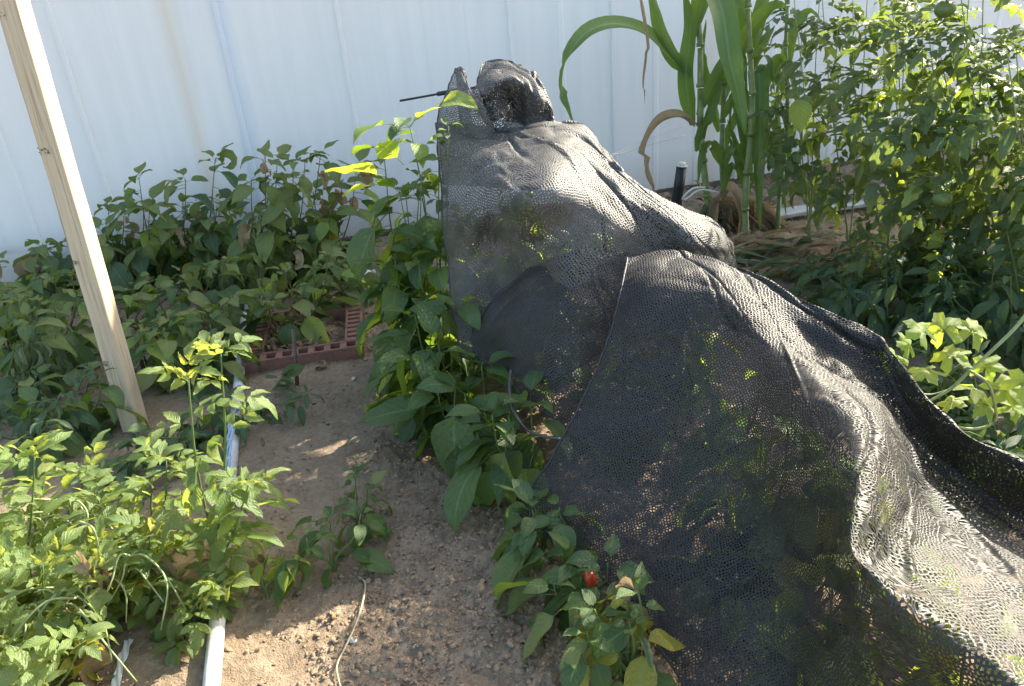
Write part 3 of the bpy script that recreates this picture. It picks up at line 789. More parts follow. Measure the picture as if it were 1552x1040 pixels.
netF = thing('shade_net', 'black mesh shade net draped low over the near plants across the right side', 'shade net', (0, 0, 0))
F1 = [
 [(950, 398, .68), (938, 450, .63), (915, 535, .50), (880, 610, .38), (838, 690, .25), (800, 745, .16), (790, 785, .10)],
 [(1000, 386, .695), (985, 440, .665), (968, 560, .49), (930, 670, .32), (890, 760, .19), (872, 800, .14), (858, 835, .10)],
 [(1060, 392, .69), (1062, 440, .675), (1055, 570, .50), (1030, 690, .33), (985, 790, .20), (955, 845, .14), (928, 890, .09)],
 [(1130, 416, .68), (1130, 470, .665), (1150, 590, .52), (1130, 710, .36), (1075, 830, .22), (1030, 900, .15), (985, 962, .09)],
 [(1205, 455, .655), (1210, 520, .60), (1225, 602, .645), (1200, 700, .49), (1150, 850, .27), (1100, 950, .17), (1045, 1050, .09)],
 [(1270, 487, .635), (1270, 560, .57), (1290, 622, .68), (1265, 740, .60), (1235, 900, .34), (1180, 1040, .18), (1120, 1160, .09)],
 [(1332, 520, .61), (1330, 590, .54), (1345, 655, .655), (1292, 810, .665), (1293, 890, .59), (1260, 1110, .25), (1230, 1300, .09)],
 [(1395, 603, .59), (1390, 670, .48), (1400, 740, .53), (1370, 850, .60), (1358, 925, .635), (1390, 1090, .38), (1370, 1330, .1)],
 [(1462, 665, .575), (1470, 740, .42), (1475, 800, .48), (1465, 890, .57), (1450, 975, .63), (1510, 1150, .42), (1500, 1400, .1)],
 [(1545, 708, .56), (1550, 785, .41), (1560, 845, .475), (1565, 925, .545), (1560, 1050, .62), (1640, 1230, .42), (1640, 1500, .1)],
 [(1640, 765, .55), (1650, 840, .42), (1660, 900, .48), (1680, 980, .53), (1690, 1120, .60), (1780, 1300, .42), (1800, 1600, .1)],
]
net_grid('net_sheet', F1, M_NETF, netF, 330, 320, .0056, 10, 1, folds=((-.32, .62, 1.1, .22, .007, .007), (-.42, .40, .8, .2, .006, .006), (-.15, .72, 1.5, .2, .007, -.008), (.0, .35, .15, .3, .010, .012), (-.1, .95, 1.2, .2, .006, .007), (.15, .40, .35, .25, .009, .011), (.40, .55, .5, .2, .007, .010), (.30, .95, 1.0, .2, .007, -.009), (-.25, .85, 1.9, .2, .007, .007), (.10, .55, .2, .25, .012, .010), (.25, .5, 1.2, .2, .010, .008), (-.2, .45, .9, .25, .012, .007), (.05, .9, 1.35, .3, .009, .008), (.33, .75, .75, .25, .008, -.009)))
F2 = [
 [(716, 503, .40), (716, 515, .375), (720, 528, .35), (726, 540, .325)],
 [(750, 455, .50), (752, 490, .46), (756, 525, .39), (766, 572, .31)],
 [(795, 418, .585), (800, 470, .52), (806, 530, .42), (800, 605, .28)],
 [(850, 393, .645), (860, 460, .56), (862, 540, .42), (840, 636, .26)],
 [(905, 383, .665), (915, 450, .56), (905, 560, .38), (885, 668, .20)],
 [(950, 388, .65), (960, 450, .54), (955, 570, .34), (930, 690, .16)],
 [(1040, 404, .61), (1040, 460, .50), (1030, 580, .30), (1000, 700, .12)],
]
net_grid('net_fold', F2, M_NETG, netF, 200, 160, .006, 11, 2, uo=.31, folds=((0, .3, .9, .2, .008, .010), (.1, .45, 1.3, .2, .007, -.008)))

netR = thing('shade_net', 'black mesh shade net, its colour greyed for sunlight, standing high over plants in front of the white wall', 'shade net', (0, 0, 0))
R1 = [
 [(662, 197, .93), (668, 300, .75), (680, 400, .55), (688, 480, .40), (698, 540, .29)],
 [(700, 196, .945), (700, 300, .80), (708, 400, .575), (712, 480, .42), (722, 548, .29)],
 [(745, 200, .93), (746, 275, .875), (752, 370, .64), (765, 470, .43), (770, 560, .28)],
 [(790, 200, .945), (786, 290, .875), (798, 380, .66), (815, 460, .50), (820, 580, .28)],
 [(835, 192, .955), (842, 270, .90), (850, 350, .74), (858, 410, .64), (870, 560, .36)],
 [(885, 194, .935), (905, 265, .86), (925, 340, .75), (930, 400, .63), (935, 520, .42)],
 [(920, 228, .88), (965, 300, .795), (990, 350, .70), (1000, 400, .60), (1010, 500, .42)],
 [(965, 275, .815), (1025, 330, .735), (1045, 365, .68), (1050, 400, .60), (1060, 500, .42)],
 [(1030, 312, .735), (1068, 345, .685), (1082, 372, .635), (1088, 400, .57), (1100, 500, .4)],
 [(1080, 333, .665), (1100, 355, .61), (1108, 378, .57), (1112, 402, .51), (1125, 500, .33)],
 [(1100, 350, .60), (1112, 372, .55), (1116, 394, .50), (1118, 412, .44), (1135, 500, .28)],
]
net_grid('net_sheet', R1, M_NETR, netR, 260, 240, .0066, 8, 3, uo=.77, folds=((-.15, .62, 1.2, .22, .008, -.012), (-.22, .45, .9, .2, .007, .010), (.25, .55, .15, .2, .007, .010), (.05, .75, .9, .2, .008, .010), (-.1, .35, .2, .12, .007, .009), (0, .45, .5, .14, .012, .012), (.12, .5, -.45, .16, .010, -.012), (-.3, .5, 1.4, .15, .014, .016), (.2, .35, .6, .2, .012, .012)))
# the bunched top of the rear net: a rounded hood and a loose strap of cloth beside it
H1 = [
 [(727, 118, 1.10), (716, 140, 1.06), (722, 165, 1.0), (745, 196, .935)],
 [(734, 98, 1.135), (742, 128, 1.10), (752, 160, 1.02), (765, 200, .93)],
 [(764, 94, 1.14), (768, 122, 1.11), (768, 152, 1.00), (782, 198, .925)],
 [(796, 105, 1.12), (795, 130, 1.09), (788, 158, .985), (800, 196, .93)],
 [(820, 132, 1.07), (815, 152, 1.04), (812, 172, .97), (818, 194, .935)],
 [(834, 160, 1.01), (832, 172, .98), (834, 182, .955), (838, 194, .93)],
 [(838, 180, .97), (839, 186, .95), (842, 192, .935), (846, 198, .92)],
]
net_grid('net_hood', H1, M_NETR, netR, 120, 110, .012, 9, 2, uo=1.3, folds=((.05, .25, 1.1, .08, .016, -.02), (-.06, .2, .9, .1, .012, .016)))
H2 = [
 [(690, 108, 1.10), (676, 140, 1.04), (664, 172, .98), (662, 208, .90)],
 [(700, 106, 1.11), (694, 140, 1.06), (690, 172, 1.0), (690, 210, .915)],
 [(708, 122, 1.09), (716, 146, 1.06), (718, 176, 1.0), (722, 212, .92)],
 [(712, 132, 1.07), (734, 160, 1.03), (744, 184, .98), (756, 210, .915)],
]
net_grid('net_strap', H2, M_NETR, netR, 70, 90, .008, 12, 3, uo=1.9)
# the rod the rear net hangs on
ra = aty(606, 153, 3.2); rb = aty(800, 118, 3.45)
g = G(); g.tube([(rb-ra)*t for t in np.linspace(0, 1, 8)], .0045, .0045, 8)
g.tube([(rb-ra)*.28, (rb-ra)*.45], .009, .009, 10)
tag(g.build('support_rod', M_BLACK, loc=ra), 'thin dark rod poking out sideways under the top of the rear net', 'rod')
# stakes that hold the nets up (seen dimly through them)
for (x, y, z, lb) in ((.14, 3.42, 1.10, 'wooden prop under the bunched top of the rear net'), (.38, 2.75, .86, 'wooden prop under the broad shoulder of the rear net'),
                      (.36, 2.22, .60, 'wooden prop holding the far edge of the black net'),):
    g = G(); g.tube([Vector((0, 0, -.03)), Vector((.01, 0, z*.5)), Vector((0, 0, z))], .011, .009, 8)
    tag(g.build('prop', M_STAKE, loc=(x, y, 0)), lb, 'stake')

# ================================================================== PLANTS
PEP, PEPD, PEPL, PEPY = LV('pepper', 'pepper'), LV('pepper', 'pepper_dull'), LV('pepper', 'pepper_light'), LV('pepper', 'yellow')
LAN, LAND, WIL, CRI, CRIY = LV('lance', 'dark'), LV('lance', 'pepper_dull'), LV('wilt', 'wilt'), LV('crisp', 'dry'), LV('crisp', 'yellow')
DAH, TOM, TOML, CRIG = LV('dahlia', 'dahlia'), LV('tomato', 'tomato'), LV('tomato', 'melon'), LV('crisp', 'pepper_dull')
def BT(bx, by, tx, ty, dY=0.0, z=0.0):
    b = atz(bx, by, z); b.z = soil_z(b.x, b.y); return b, aty(tx, ty, b.y+dY)

# ---- bushy plants against the wall, left (all in the wall's shade)
GA = 'bushy plants in front of the white wall'
rowA = [
 (30, 470, 8, 352, .24, 5, 52, 'low dull green bushy plant at the wall behind the post, farthest left', 11),
 (105, 455, 85, 362, .22, 5, 54, 'low bushy plant at the wall just left of the post', 12),
 (185, 440, 168, 292, .22, 5, 60, 'bushy plant with reddish brown spots just right of the post at the wall', 13),
 (250, 435, 238, 258, .20, 5, 60, 'rounded bushy plant at the wall between the post and the tall sprig', 14),
 (312, 430, 303, 236, .20, 5, 60, 'bushy plant whose pale single sprig stands out against the white wall', 15),
 (375, 428, 366, 268, .22, 5, 64, 'bushy plant with curled dying lower leaves at the wall', 16),
 (440, 425, 430, 214, .20, 6, 70, 'tallest dark bushy plant against the wall', 17),
 (505, 420, 497, 250, .20, 5, 60, 'dark bushy plant at the wall next to the gap before the tall pepper', 18)]
for (bx, by, tx, ty, sp_, ns, nl, lb, sd_) in rowA:
    b, t = BT(bx, by, tx, ty)
    nl = int(nl*1.1)
    r = bush('bushy_plant', lb, 'plant', b, t, sp_, ns, nl, ((PEPD, 5), (LV('pepper', 'dark'), 3), (CRIG, 2), (CRI, .7), (PEPL, .6), (PEPY, .2), (DAH, 1.2)), (.10, .175), sd_, GA, tmin=.2, pitch=(-1.1, .1), stem=M_STEMD, topsmall=.8, ragged=.45)
GB = 'second line of plants in front of the wall'
rowB = [
 (18, 540, 10, 395, .22, 4, 44, 'yellowish green bushy plant at the far left edge above the wilted one', 21),
 (100, 540, 75, 420, .20, 4, 40, 'olive green plant left of the middle of the post', 22),
 (200, 510, 205, 400, .20, 4, 44, 'green leafy plant right of the middle of the post', 23),
 (290, 505, 285, 400, .18, 4, 40, 'leafy plant left of the far end of the pipe', 24),
 (402, 450, 395, 350, .17, 4, 44, 'plant with withered leaves behind the rag on the pipe', 25),
 (475, 500, 470, 385, .16, 4, 34, 'fresh green plant leaning over the brown crate', 26),
 (520, 458, 525, 365, .12, 3, 26, 'narrow plant behind the right end of the crate', 27),
 (232, 575, 235, 470, .16, 4, 36, 'leafy plant hiding the soil just right of the post above its foot', 28),
 (330, 545, 322, 440, .14, 4, 34, 'leafy plant left of the upper part of the pipe', 29),
 (60, 585, 52, 440, .18, 4, 40, 'olive leafy plant left of the post behind the wilted plant', 26.5),
 (425, 520, 432, 430, .10, 3, 20, 'small plant growing up through the left end of the crate', 23.5)]
for (bx, by, tx, ty, sp_, ns, nl, lb, sd_) in rowB:
    b, t = BT(bx, by, tx, ty)
    kk = ((PEPD, 4), (PEP, 3), (CRIG, 1), (PEPL, .8)) if sd_ not in (25,) else ((PEPD, 3), (CRI, 1), (CRIG, 3), (CRIY, .4))
    bush('bushy_plant', lb, 'plant', b, t, sp_, ns, nl, kk, (.08, .15), sd_, GB, tmin=.25, pitch=(-.8, .45), stem=M_STEMD)
# ---- darker plants at mid left and around the pipe
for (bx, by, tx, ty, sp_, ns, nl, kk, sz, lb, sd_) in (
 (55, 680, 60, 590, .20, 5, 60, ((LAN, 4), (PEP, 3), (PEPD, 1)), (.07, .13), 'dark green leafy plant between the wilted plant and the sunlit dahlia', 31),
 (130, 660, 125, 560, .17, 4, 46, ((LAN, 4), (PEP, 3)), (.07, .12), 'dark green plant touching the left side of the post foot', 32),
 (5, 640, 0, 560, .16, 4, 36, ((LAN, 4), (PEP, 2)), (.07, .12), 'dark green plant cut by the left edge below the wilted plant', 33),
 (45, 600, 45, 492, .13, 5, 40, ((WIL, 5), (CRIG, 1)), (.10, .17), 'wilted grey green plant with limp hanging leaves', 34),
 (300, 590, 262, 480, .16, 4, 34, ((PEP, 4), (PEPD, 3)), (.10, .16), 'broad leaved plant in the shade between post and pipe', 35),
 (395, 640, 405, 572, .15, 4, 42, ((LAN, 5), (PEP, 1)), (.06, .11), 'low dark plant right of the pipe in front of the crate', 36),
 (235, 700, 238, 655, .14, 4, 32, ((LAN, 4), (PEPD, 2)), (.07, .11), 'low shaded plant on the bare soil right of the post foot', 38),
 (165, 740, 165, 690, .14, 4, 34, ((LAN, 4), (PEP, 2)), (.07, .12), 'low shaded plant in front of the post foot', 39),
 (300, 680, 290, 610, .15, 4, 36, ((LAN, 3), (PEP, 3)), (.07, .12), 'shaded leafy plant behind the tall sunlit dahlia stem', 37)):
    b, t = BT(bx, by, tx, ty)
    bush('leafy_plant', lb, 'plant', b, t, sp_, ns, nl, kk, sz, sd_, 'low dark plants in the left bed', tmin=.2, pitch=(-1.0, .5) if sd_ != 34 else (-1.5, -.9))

# ---- sunlit dahlias in the left bed
GD = 'sunlit dahlias in the left bed'
for (bx, by, tx, ty, sp_, ns, nl, sz, lb, sd_, tm) in (
 (335, 880, 314, 530, .07, 2, 20, (.10, .15), 'tall upright dahlia with paired sunlit leaves in front of the pipe', 41, .3),
 (250, 850, 228, 700, .11, 3, 16, (.11, .16), 'dahlia with pale toothed leaves reaching across the foot of the post', 42, .3),
 (330, 900, 348, 715, .09, 3, 18, (.09, .14), 'low dahlia in front of the blue twine', 43, .25),
 (130, 860, 95, 730, .13, 4, 26, (.12, .18), 'sunlit dahlia beside the small pointed upright shoots', 44, .3),
 (40, 900, 8, 690, .13, 4, 26, (.12, .18), 'tallest bright dahlia at the left edge', 45, .35),
 (180, 930, 175, 815, .13, 5, 40, (.10, .16), 'spreading dahlia right of the withered flower head', 46, .2),
 (285, 960, 300, 880, .09, 4, 30, (.07, .12), 'ragged low dahlia beside the near end of the pipe', 47, .2),
 (40, 1010, 10, 850, .17, 5, 40, (.12, .19), 'large leaved dahlia in the lower left', 48, .25),
 (100, 1000, 95, 870, .14, 5, 44, (.10, .17), 'dahlia with two red blooms low among its leaves', 49, .2),
 (60, 1110, 60, 960, .16, 5, 36, (.11, .17), 'dahlia in the bottom left corner', 50, .2)):
    b, t = BT(bx, by, tx, ty)
    if sd_ >= 44: nl = int(nl*.8)
    r = bush('dahlia', lb, 'plant', b, t, sp_, ns, nl, ((DAH, 5), (PEPL, .6, .5), (CRIY, .4, .6), (CRIG, .8, .7), (LV('pepper', 'dahlia'), 1.2, .55)) if sd_ not in (46, 49) else ((DAH, 4), (CRIY, 1.6, .8), (LV('pepper', 'dahlia'), 1.2, .6), (CRIG, .8), (CRI, 1.8, .8), (PEPY, .4, .5)), sz, sd_, GD, tmin=tm, pitch=(-.7, .5), topsmall=.7)
    if sd_ in (46, 49, 44):           # long pale twisted stems lying over the leaves
        rr = random.Random(sd_)
        for k in range(12):
            g = G(); a = rr.uniform(-.9, 4.0); q = t-b
            P0 = q*rr.uniform(.7, .95)+Vector((rr.uniform(-.08, .08), rr.uniform(-.08, .02), .01)); L_ = rr.uniform(.1, .22)
            P = [P0, P0+Vector((math.cos(a), -.3, .25))*L_*.4, P0+Vector((math.cos(a), -.5, -.1))*L_*.8, P0+Vector((math.cos(a+.4), -.6, -.6))*L_]
            g.tube(catmull(P, 12), .0032, .0018, 5); g.build('stem', M_STEML, r)
    if sd_ == 49:
        for (px, py, dz) in ((98, 928, 0), (132, 960, 0)):
            c = aty(px, py, 1.36)-b; g = G()
            for k in range(10):
                M = Matrix.Translation(c) @ Matrix.Rotation(k*.9, 4, 'Z') @ Matrix.Rotation(-.2-.09*k, 4, 'X')
                leaf_geo(.024, .014, 'round', 0, .8, .3, .05, 4, 0, 0, k, M=M, g=g, cols=3)
            g.build('bloom', M_ORANGE, r)
        # withered flower head with a drooping neck
        c = aty(148, 862, 1.46)-b
        g = G(); g.tube(catmull([aty(118, 790, 1.46)-b, aty(140, 800, 1.45)-b, aty(150, 835, 1.45)-b, c], 12), .003, .003, 5); g.build('stem', M_STEML, r)
        g = G()
        for k in range(26):
            M = Matrix.Translation(c+Vector((0, 0, .02))) @ Matrix.Rotation(k*2.4, 4, 'Z') @ Matrix.Rotation(-1.25-.02*k, 4, 'X')
            leaf_geo(.075, .016, 'lance', 0, -.6+.05*k, 1.1, .3, 6, 0, 1.0, k, M=M, g=g, cols=3)
        g.build('withered_bloom', LM['dry'], r)

# ---- two seedlings on the path
b, t = BT(505, 862, 505, 770)
r = bush('leafy_plant', 'small dark leafy plant growing alone in the middle of the soil path', 'plant', b, t, .10, 3, 12, ((PEP, 3), (LAN, 1)), (.07, .11), 61, tmin=.4, pitch=(-.6, .3))
for (p, q, sz) in (((505, 800, .10), (455, 828, .09), None), ((510, 850, .06), (490, 888, .01), None), ((520, 838, .08), (562, 846, .05), None), ((490, 790, .12), (440, 800, .08), None)):
    local_leaf(r, atz(*p), atz(*q), PEP[1], .2)
b, t = BT(545, 800, 535, 738)
bush('leafy_plant', 'small faded leafy plant just behind the dark one on the soil path', 'plant', b, t, .09, 3, 14, ((PEP, 3), (PEPD, 3)), (.05, .085), 62, tmin=.35, pitch=(-.5, .3))
b, t = BT(405, 905, 418, 840)
r = bush('leafy_plant', 'pale variegated leafy plant on the path edge right of the pipe', 'plant', b, t, .05, 2, 4, ((LV('pepper', 'pepper_light'), 2), (CRIG, 1)), (.07, .09), 63, tmin=.5, pitch=(-.9, 0))
local_leaf(r, atz(418, 838, .10), atz(425, 892, .01), PEPL[2], .1); local_leaf(r, atz(405, 850, .09), atz(385, 885, .02), CRI[0], .1)

# ---- the pepper row along the left side of the nets
GP = 'pepper plants along the left edge of the nets'
def pepper(bx, by, tx, ty, sp_, ns, nl, sz, lb, sd_, kk=((PEP, 6), (PEPL, .6), (PEPD, .6)), tm=.25, dY=0, pitch=(-1.15, .3), sb=PI, top=.6):
    b, t = BT(bx, by, tx, ty, dY)
    return bush('pepper_plant', lb, 'plant', b, t, sp_, ns, nl, kk, sz, sd_, GP, tmin=tm, pitch=pitch, sidebias=sb, topsmall=top)
p1 = pepper(640, 545, 590, 185, .10, 4, 42, (.10, .16), 'tallest pepper plant with glowing yellow green top leaves against the wall', 71, ((PEP, 4), (PEPL, 2.5)), .35, top=.7, pitch=(-1.1, .2))
for (a, c, me, ro) in (((600, 190, .97), (542, 196, .94), LV('pepper', 'pepper_light')[1], .3), ((596, 275, .79), (515, 262, .80), LV('pepper', 'pepper_light')[0], .4),
                       ((590, 320, .70), (535, 405, .52), PEP[1], -.2), ((612, 250, .85), (580, 225, .90), PEPL[0], .9),
                       ((640, 300, .76), (655, 380, .60), PEP[2], .3), ((608, 440, .47), (560, 450, .44), PEPL[4], .9), ((600, 350, .66), (560, 440, .47), PEP[5], 1.0),
                       ((660, 160, 1.03), (705, 150, 1.03), PEPL[1], .6)):
    y = 2.82 if a[2] > .4 else 2.7
    local_leaf(p1, aty(a[0], a[1], y), aty(c[0], c[1], y-.1), me, ro*.8)
p2 = pepper(672, 560, 652, 178, .09, 5, 56, (.08, .14), 'pepper plant with slim pale stems pressed against the rear net', 72, ((PEP, 5), (PEPL, 2)), .3, top=.5)
pepper(655, 575, 622, 370, .14, 5, 44, (.14, .20), 'broad leaved pepper plant below the single glowing leaf', 73, ((PEP, 8), (PEPL, .4)), .35)
p4 = pepper(690, 640, 660, 470, .13, 5, 34, (.14, .20), 'pepper plant with long drooping leaves at the corner of the rear net', 74, tm=.4)
for (a, c, me, ro) in (((655, 500, .45), (648, 585, .26), PEP[2], .1), ((690, 590, .30), (692, 705, .07), PEP[0], .0), ((630, 500, .44), (605, 600, .22), PEP[1], .5)):
    local_leaf(p4, atz(*a), atz(*c), me, ro)
pepper(725, 690, 708, 550, .11, 4, 26, (.13, .19), 'pepper plant below the left corner where the two nets meet', 78, tm=.3)
pepper(830, 850, 822, 765, .08, 4, 24, (.09, .14), 'pepper plant peeping out left of the lowest corner of the black net', 79, ((PEP, 6), (PEPD, 1)), tm=.25)
p5 = pepper(780, 740, 765, 610, .12, 5, 36, (.11, .17), 'pepper plant under the hem between the two nets beside the hose', 75, ((PEP, 5), (PEPL, 1), (PEPD, 1)), tm=.35)
for (a, c, me, ro) in (((775, 650, .27), (758, 755, .06), LV('pepper', 'pepper_dull')[1], .1), ((808, 690, .24), (775, 765, .09), PEP[4], .2), ((790, 760, .12), (745, 815, .04), PEP[3], .4)):
    local_leaf(p5, atz(*a), atz(*c), me, ro)
p6 = pepper(885, 940, 872, 850, .08, 4, 22, (.09, .13), 'pepper plant just below the corner of the black net hem', 76, ((PEP, 6), (PEPD, 1), (PEPL, .3)), tm=.2)
for (a, c, me, ro) in (((850, 830, .17), (785, 872, .08), PEP[0], .2), ((862, 915, .15), (805, 985, .06), LV('pepper', 'pepper_dull')[0], .3)):
    local_leaf(p6, atz(*a), atz(*c), me, ro)
p7 = pepper(950, 1050, 930, 905, .10, 5, 30, (.06, .12), 'pepper plant with yellowed hanging leaves and a red fruit under the net hem', 77, ((PEP, 4), (PEPY, 2), (PEPD, 1), (CRI, .6), (WIL, .6)), tm=.2)
for (a, c, me, ro) in (((903, 890, .19), (905, 985, .03), PEPY[0], .0), ((955, 915, .18), (975, 990, .04), PEPY[1], .2), ((930, 900, .2), (880, 960, .08), PEP[1], .2), ((945, 950, .12), (955, 1035, .02), WIL[1], .2)):
    local_leaf(p7, atz(*a), atz(*c), me, ro)
def fruit(parent, c, r, L_, mat, seed, name='fruit', tilt=(0, 0, -1)):
    """tapering pepper hanging from c"""
    rr = random.Random(seed); d = Vector(tilt).normalized(); g = G(); c = Vector(c)-parent.location; b = 0; n = 12; R_ = 9
    s = d.cross(Vector((0, 1, .1))).normalized(); q = d.cross(s)
    for i in range(R_+1):
        t = i/R_; w = r*(math.sin(PI*min(1, .12+t*.88))**.6)*(1-.35*t)
        for k in range(n):
            a = 2*PI*k/n; ww = w*(1+.10*math.cos(3*a+seed))
            g.V.append(c+d*t*L_+(s*math.cos(a)+q*math.sin(a))*ww+s*.12*L_*t*t); g.UV.append((k/n, t))
    for i in range(R_):
        for k in range(n): g.F.append((i*n+k, i*n+(k+1) % n, (i+1)*n+(k+1) % n, (i+1)*n+k)); g.M.append(0)
    g.F.append(tuple(range(n))[::-1]); g.F.append(tuple(range(R_*n, R_*n+n))); g.M += [0, 0]
    o = g.build(name, mat, parent)
    h = G(); h.tube([c+Vector((0, 0, .02)), c+Vector((.003, 0, .008)), c-d*.001], .0025, .004, 6)
    for k in range(5):
        M = Matrix.Translation(c) @ Matrix.Rotation(k*1.26, 4, 'Z') @ Matrix.Rotation(-.5, 4, 'X'); leaf_geo(r*1.1, r*.7, 'lance', 0, .6, .2, .02, 3, 0, 0, k, M=M, g=h, cols=3)
    h.build('calyx', M_STEM, parent)
fruit(p7, atz(893, 868, .20), .016, .055, M_RED, 1); fruit(p7, atz(884, 888, .13), .011, .045, M_RED, 4)
fruit(p6, atz(812, 880, .075), .010, .045, M_RED, 5)
def net_above(p):
    """height of the lowest net over a point, or None"""
    z = [h[0].z for h in (b.ray_cast(Vector(p), Vector((0, 0, 1)), 2.0) for b in NETS) if h[0] is not None]
    return min(z) if z else None
# ---- plants under the nets
GU = 'plants growing hidden under the nets'
under = [
 (.10, 3.30, .95, 'plant under the bunched top of the rear net'), (.02, 2.95, .80, 'plant under the left upper part of the rear net'),
 (.30, 2.90, .78, 'plant under the bright right shoulder of the rear net'), (.55, 2.95, .55, 'plant under the far right slope of the rear net'),
 (.15, 2.55, .60, 'plant under the fold between the rear and front nets'), (.55, 2.45, .52, 'plant under the far right curve of the black net'),
 (.32, 2.05, .56, 'plant under the highest far bulge of the black net'), (.08, 1.85, .38, 'plant under the left point of the black net'),
 (.70, 2.00, .48, 'plant under the right far shoulder of the black net'), (.30, 1.65, .48, 'plant seen dimly through the middle of the black net'),
 (.16, 1.38, .26, 'plant just behind the left hem of the black net'), (.62, 1.55, .46, 'plant behind the lit peak of the black net'),
 (.38, 1.25, .40, 'plant seen through the dark lower middle of the black net'), (.86, 1.45, .38, 'plant under the right shaded trough of the black net'),
 (.60, 1.08, .44, 'plant under the near crest of the black net'), (.30, 1.45, .30, 'low plant behind the lower left face of the black net'), (.50, 1.38, .40, 'plant in the dark hollow left of the lit crest'), (.26, 1.18, .22, 'small plant near the hem at the bottom of the frame'), (.47, 1.08, .3, 'low plant below the steep dark face of the black net'), (.34, 1.00, .26, 'plant at the bottom of the frame behind the black net'), (.85, 1.02, .38, 'plant under the lit near corner of the black net')]
for i, (x, y, h, lb) in enumerate(under):
    b = Vector((x, y, soil_z(x, y))); za = net_above(b+Vector((0, 0, .02)))
    if za is None: print('no net over', lb); continue
    h = min(h*.92, za-b.z-.15)
    if h < .1: print('too low', lb); continue
    t = b+Vector((0, .02, h))
    bush('pepper_plant', lb, 'plant', b, t, .12 if h > .4 else .09, 4, 64 if h > .4 else 50, ((PEP, 4), (PEPL, 2.2), (PEPD, 1), (PEPY, .8)), (.08, .14), 100+i, GU, tmin=.3, pitch=(-.9, .0), cull=True)

# ---- corn
def ribbon(name, P, w, mat, parent, side=None, seg=26, fold=.25, wave=.05, twist=0, seed=0, taper='leaf', raw=False):
    rr = random.Random(seed); pts = catmull(P, seg); V = []; F = []; UVs = []; o0 = parent.location if parent else Vector((0, 0, 0))
    for i, p in enumerate(pts):
        t = i/seg; tg = (pts[min(i+1, seg)]-pts[max(i-1, 0)]).normalized()
        sd0 = Vector(side) if side else Vector((.9, .35, .1))
        s = (sd0-tg*sd0.dot(tg)).normalized()
        if twist: s = Quaternion(tg, twist*t) @ s
        nn = tg.cross(s)
        if nn.z < 0: nn = -nn
        ww = w*(min(1, .35+t*4) if taper == 'leaf' else 1)*(1-max(0, t-.35)**1.6/.65**1.6*.93)/2
        for u in (-1, -.5, 0, .5, 1):
            V.append(p-o0+s*u*ww+nn*(abs(u)*ww*fold*2+wave*w*math.sin(t*22+seed+(2 if u > 0 else 0))*abs(u)**2)); UVs.append(((u+1)/2, t))
    for i in range(seg):
        for k in range(4): F.append((i*5+k, i*5+k+1, (i+1)*5+k+1, (i+1)*5+k))
    return link(name, mesh(name, V, F, mat, UVs), parent)
CY = 3.9
def corn(bx, by, tx, ty, r0, lb, seed, dY=0.0):
    b, t = BT(bx, by, tx, ty); rt = thing('corn_plant', lb, 'corn', b, 'corn plants beside the wall'); d = t-b
    g = G(); rr = random.Random(seed); N_ = 7
    for k in range(N_):
        a, c = k/N_, (k+1)/N_
        off = lambda q: Vector((.012*math.sin(q*9+seed), .01*math.cos(q*7), 0))
        g.tube([d*a+off(a), d*(a+.012)+off(a+.012), d*(c-.006)+off(c)], r0*(1.12-.4*a), r0*(1-.4*c), 10)
        g.tube([d*a+off(a), d*(a+.012)+off(a)], r0*(1.3-.4*a), r0*(1.25-.4*a), 10)
    g.build('stalk', M_CORNS, rt)
    return rt, b
k1, b1 = corn(1072, 352, 1052, -60, .021, 'front corn plant with a thick pale stalk and long arching leaf', 1)
k2, b2 = corn(1098, 345, 1092, -60, .016, 'slimmer corn plant just right of the thick stalked one', 2)
k3, b3 = corn(1132, 372, 1140, -60, .018, 'corn plant with broad hanging leaves in the middle of the clump', 3)
k4, b4 = corn(1182, 350, 1200, -60, .013, 'corn plant nearest the tomato vines', 4)
cl = LM['corn']
def R2(pts, Y, dY=None): return [aty(x, y, Y+(dY[i] if dY else 0)) for i, (x, y) in enumerate(pts)]
Y1 = b1.y
def CL(pl, pts, w, dY=None, side=(.95, .1, .3), mat=None, tw=0, seed=0, fold=.22, name='leaf', wave=.05):
    return ribbon(name, R2(pts, Y1 if dY is None else Y1, dY), w, mat or cl, pl, side, 30, fold, wave, tw, seed)
CL(k1, [(1044, 118), (1010, 80), (975, 48), (930, 36), (888, 50), (858, 92), (852, 135), (860, 165), (874, 200)], .075, [0, -.1, -.2, -.3, -.4, -.5, -.5, -.55, -.55], (.15, .6, .7), tw=.5, seed=1)
CL(k1, [(1046, 112), (1020, 85), (1002, 45), (990, 0), (985, -40)], .075, [0, -.08, -.15, -.2, -.2], (.8, .2, .5), seed=2)
CL(k1, [(1050, 190), (1040, 120), (1046, 40), (1035, -20)], .085, [0, -.04, -.06, -.1], (1, 0, .1), seed=3)
CL(k1, [(1058, 175), (1085, 120), (1112, 70), (1120, 20)], .07, [0, -.08, -.12, -.15], (.7, .2, -.6), seed=4)
CL(k1, [(1050, 60), (1075, -20), (1095, 20), (1106, 90), (1120, 150), (1128, 205)], .125, [0, -.1, -.35, -.5, -.55, -.6], (.98, .1, .2), seed=5)
CL(k1, [(1056, 230), (1068, 190), (1088, 130), (1096, 60)], .06, [0, -.05, .0, .05], (.8, .2, -.4), seed=6)
CL(k2, [(1090, 200), (1080, 150), (1066, 100), (1070, 30)], .06, [.1, .05, .05, .05], (.8, .3, .4), seed=7)
CL(k2, [(1093, 160), (1108, 110), (1130, 60), (1160, 20), (1185, 12), (1204, 60)], .085, [.1, 0, -.1, -.2, -.2, -.2], (.5, .3, -.7), seed=8)
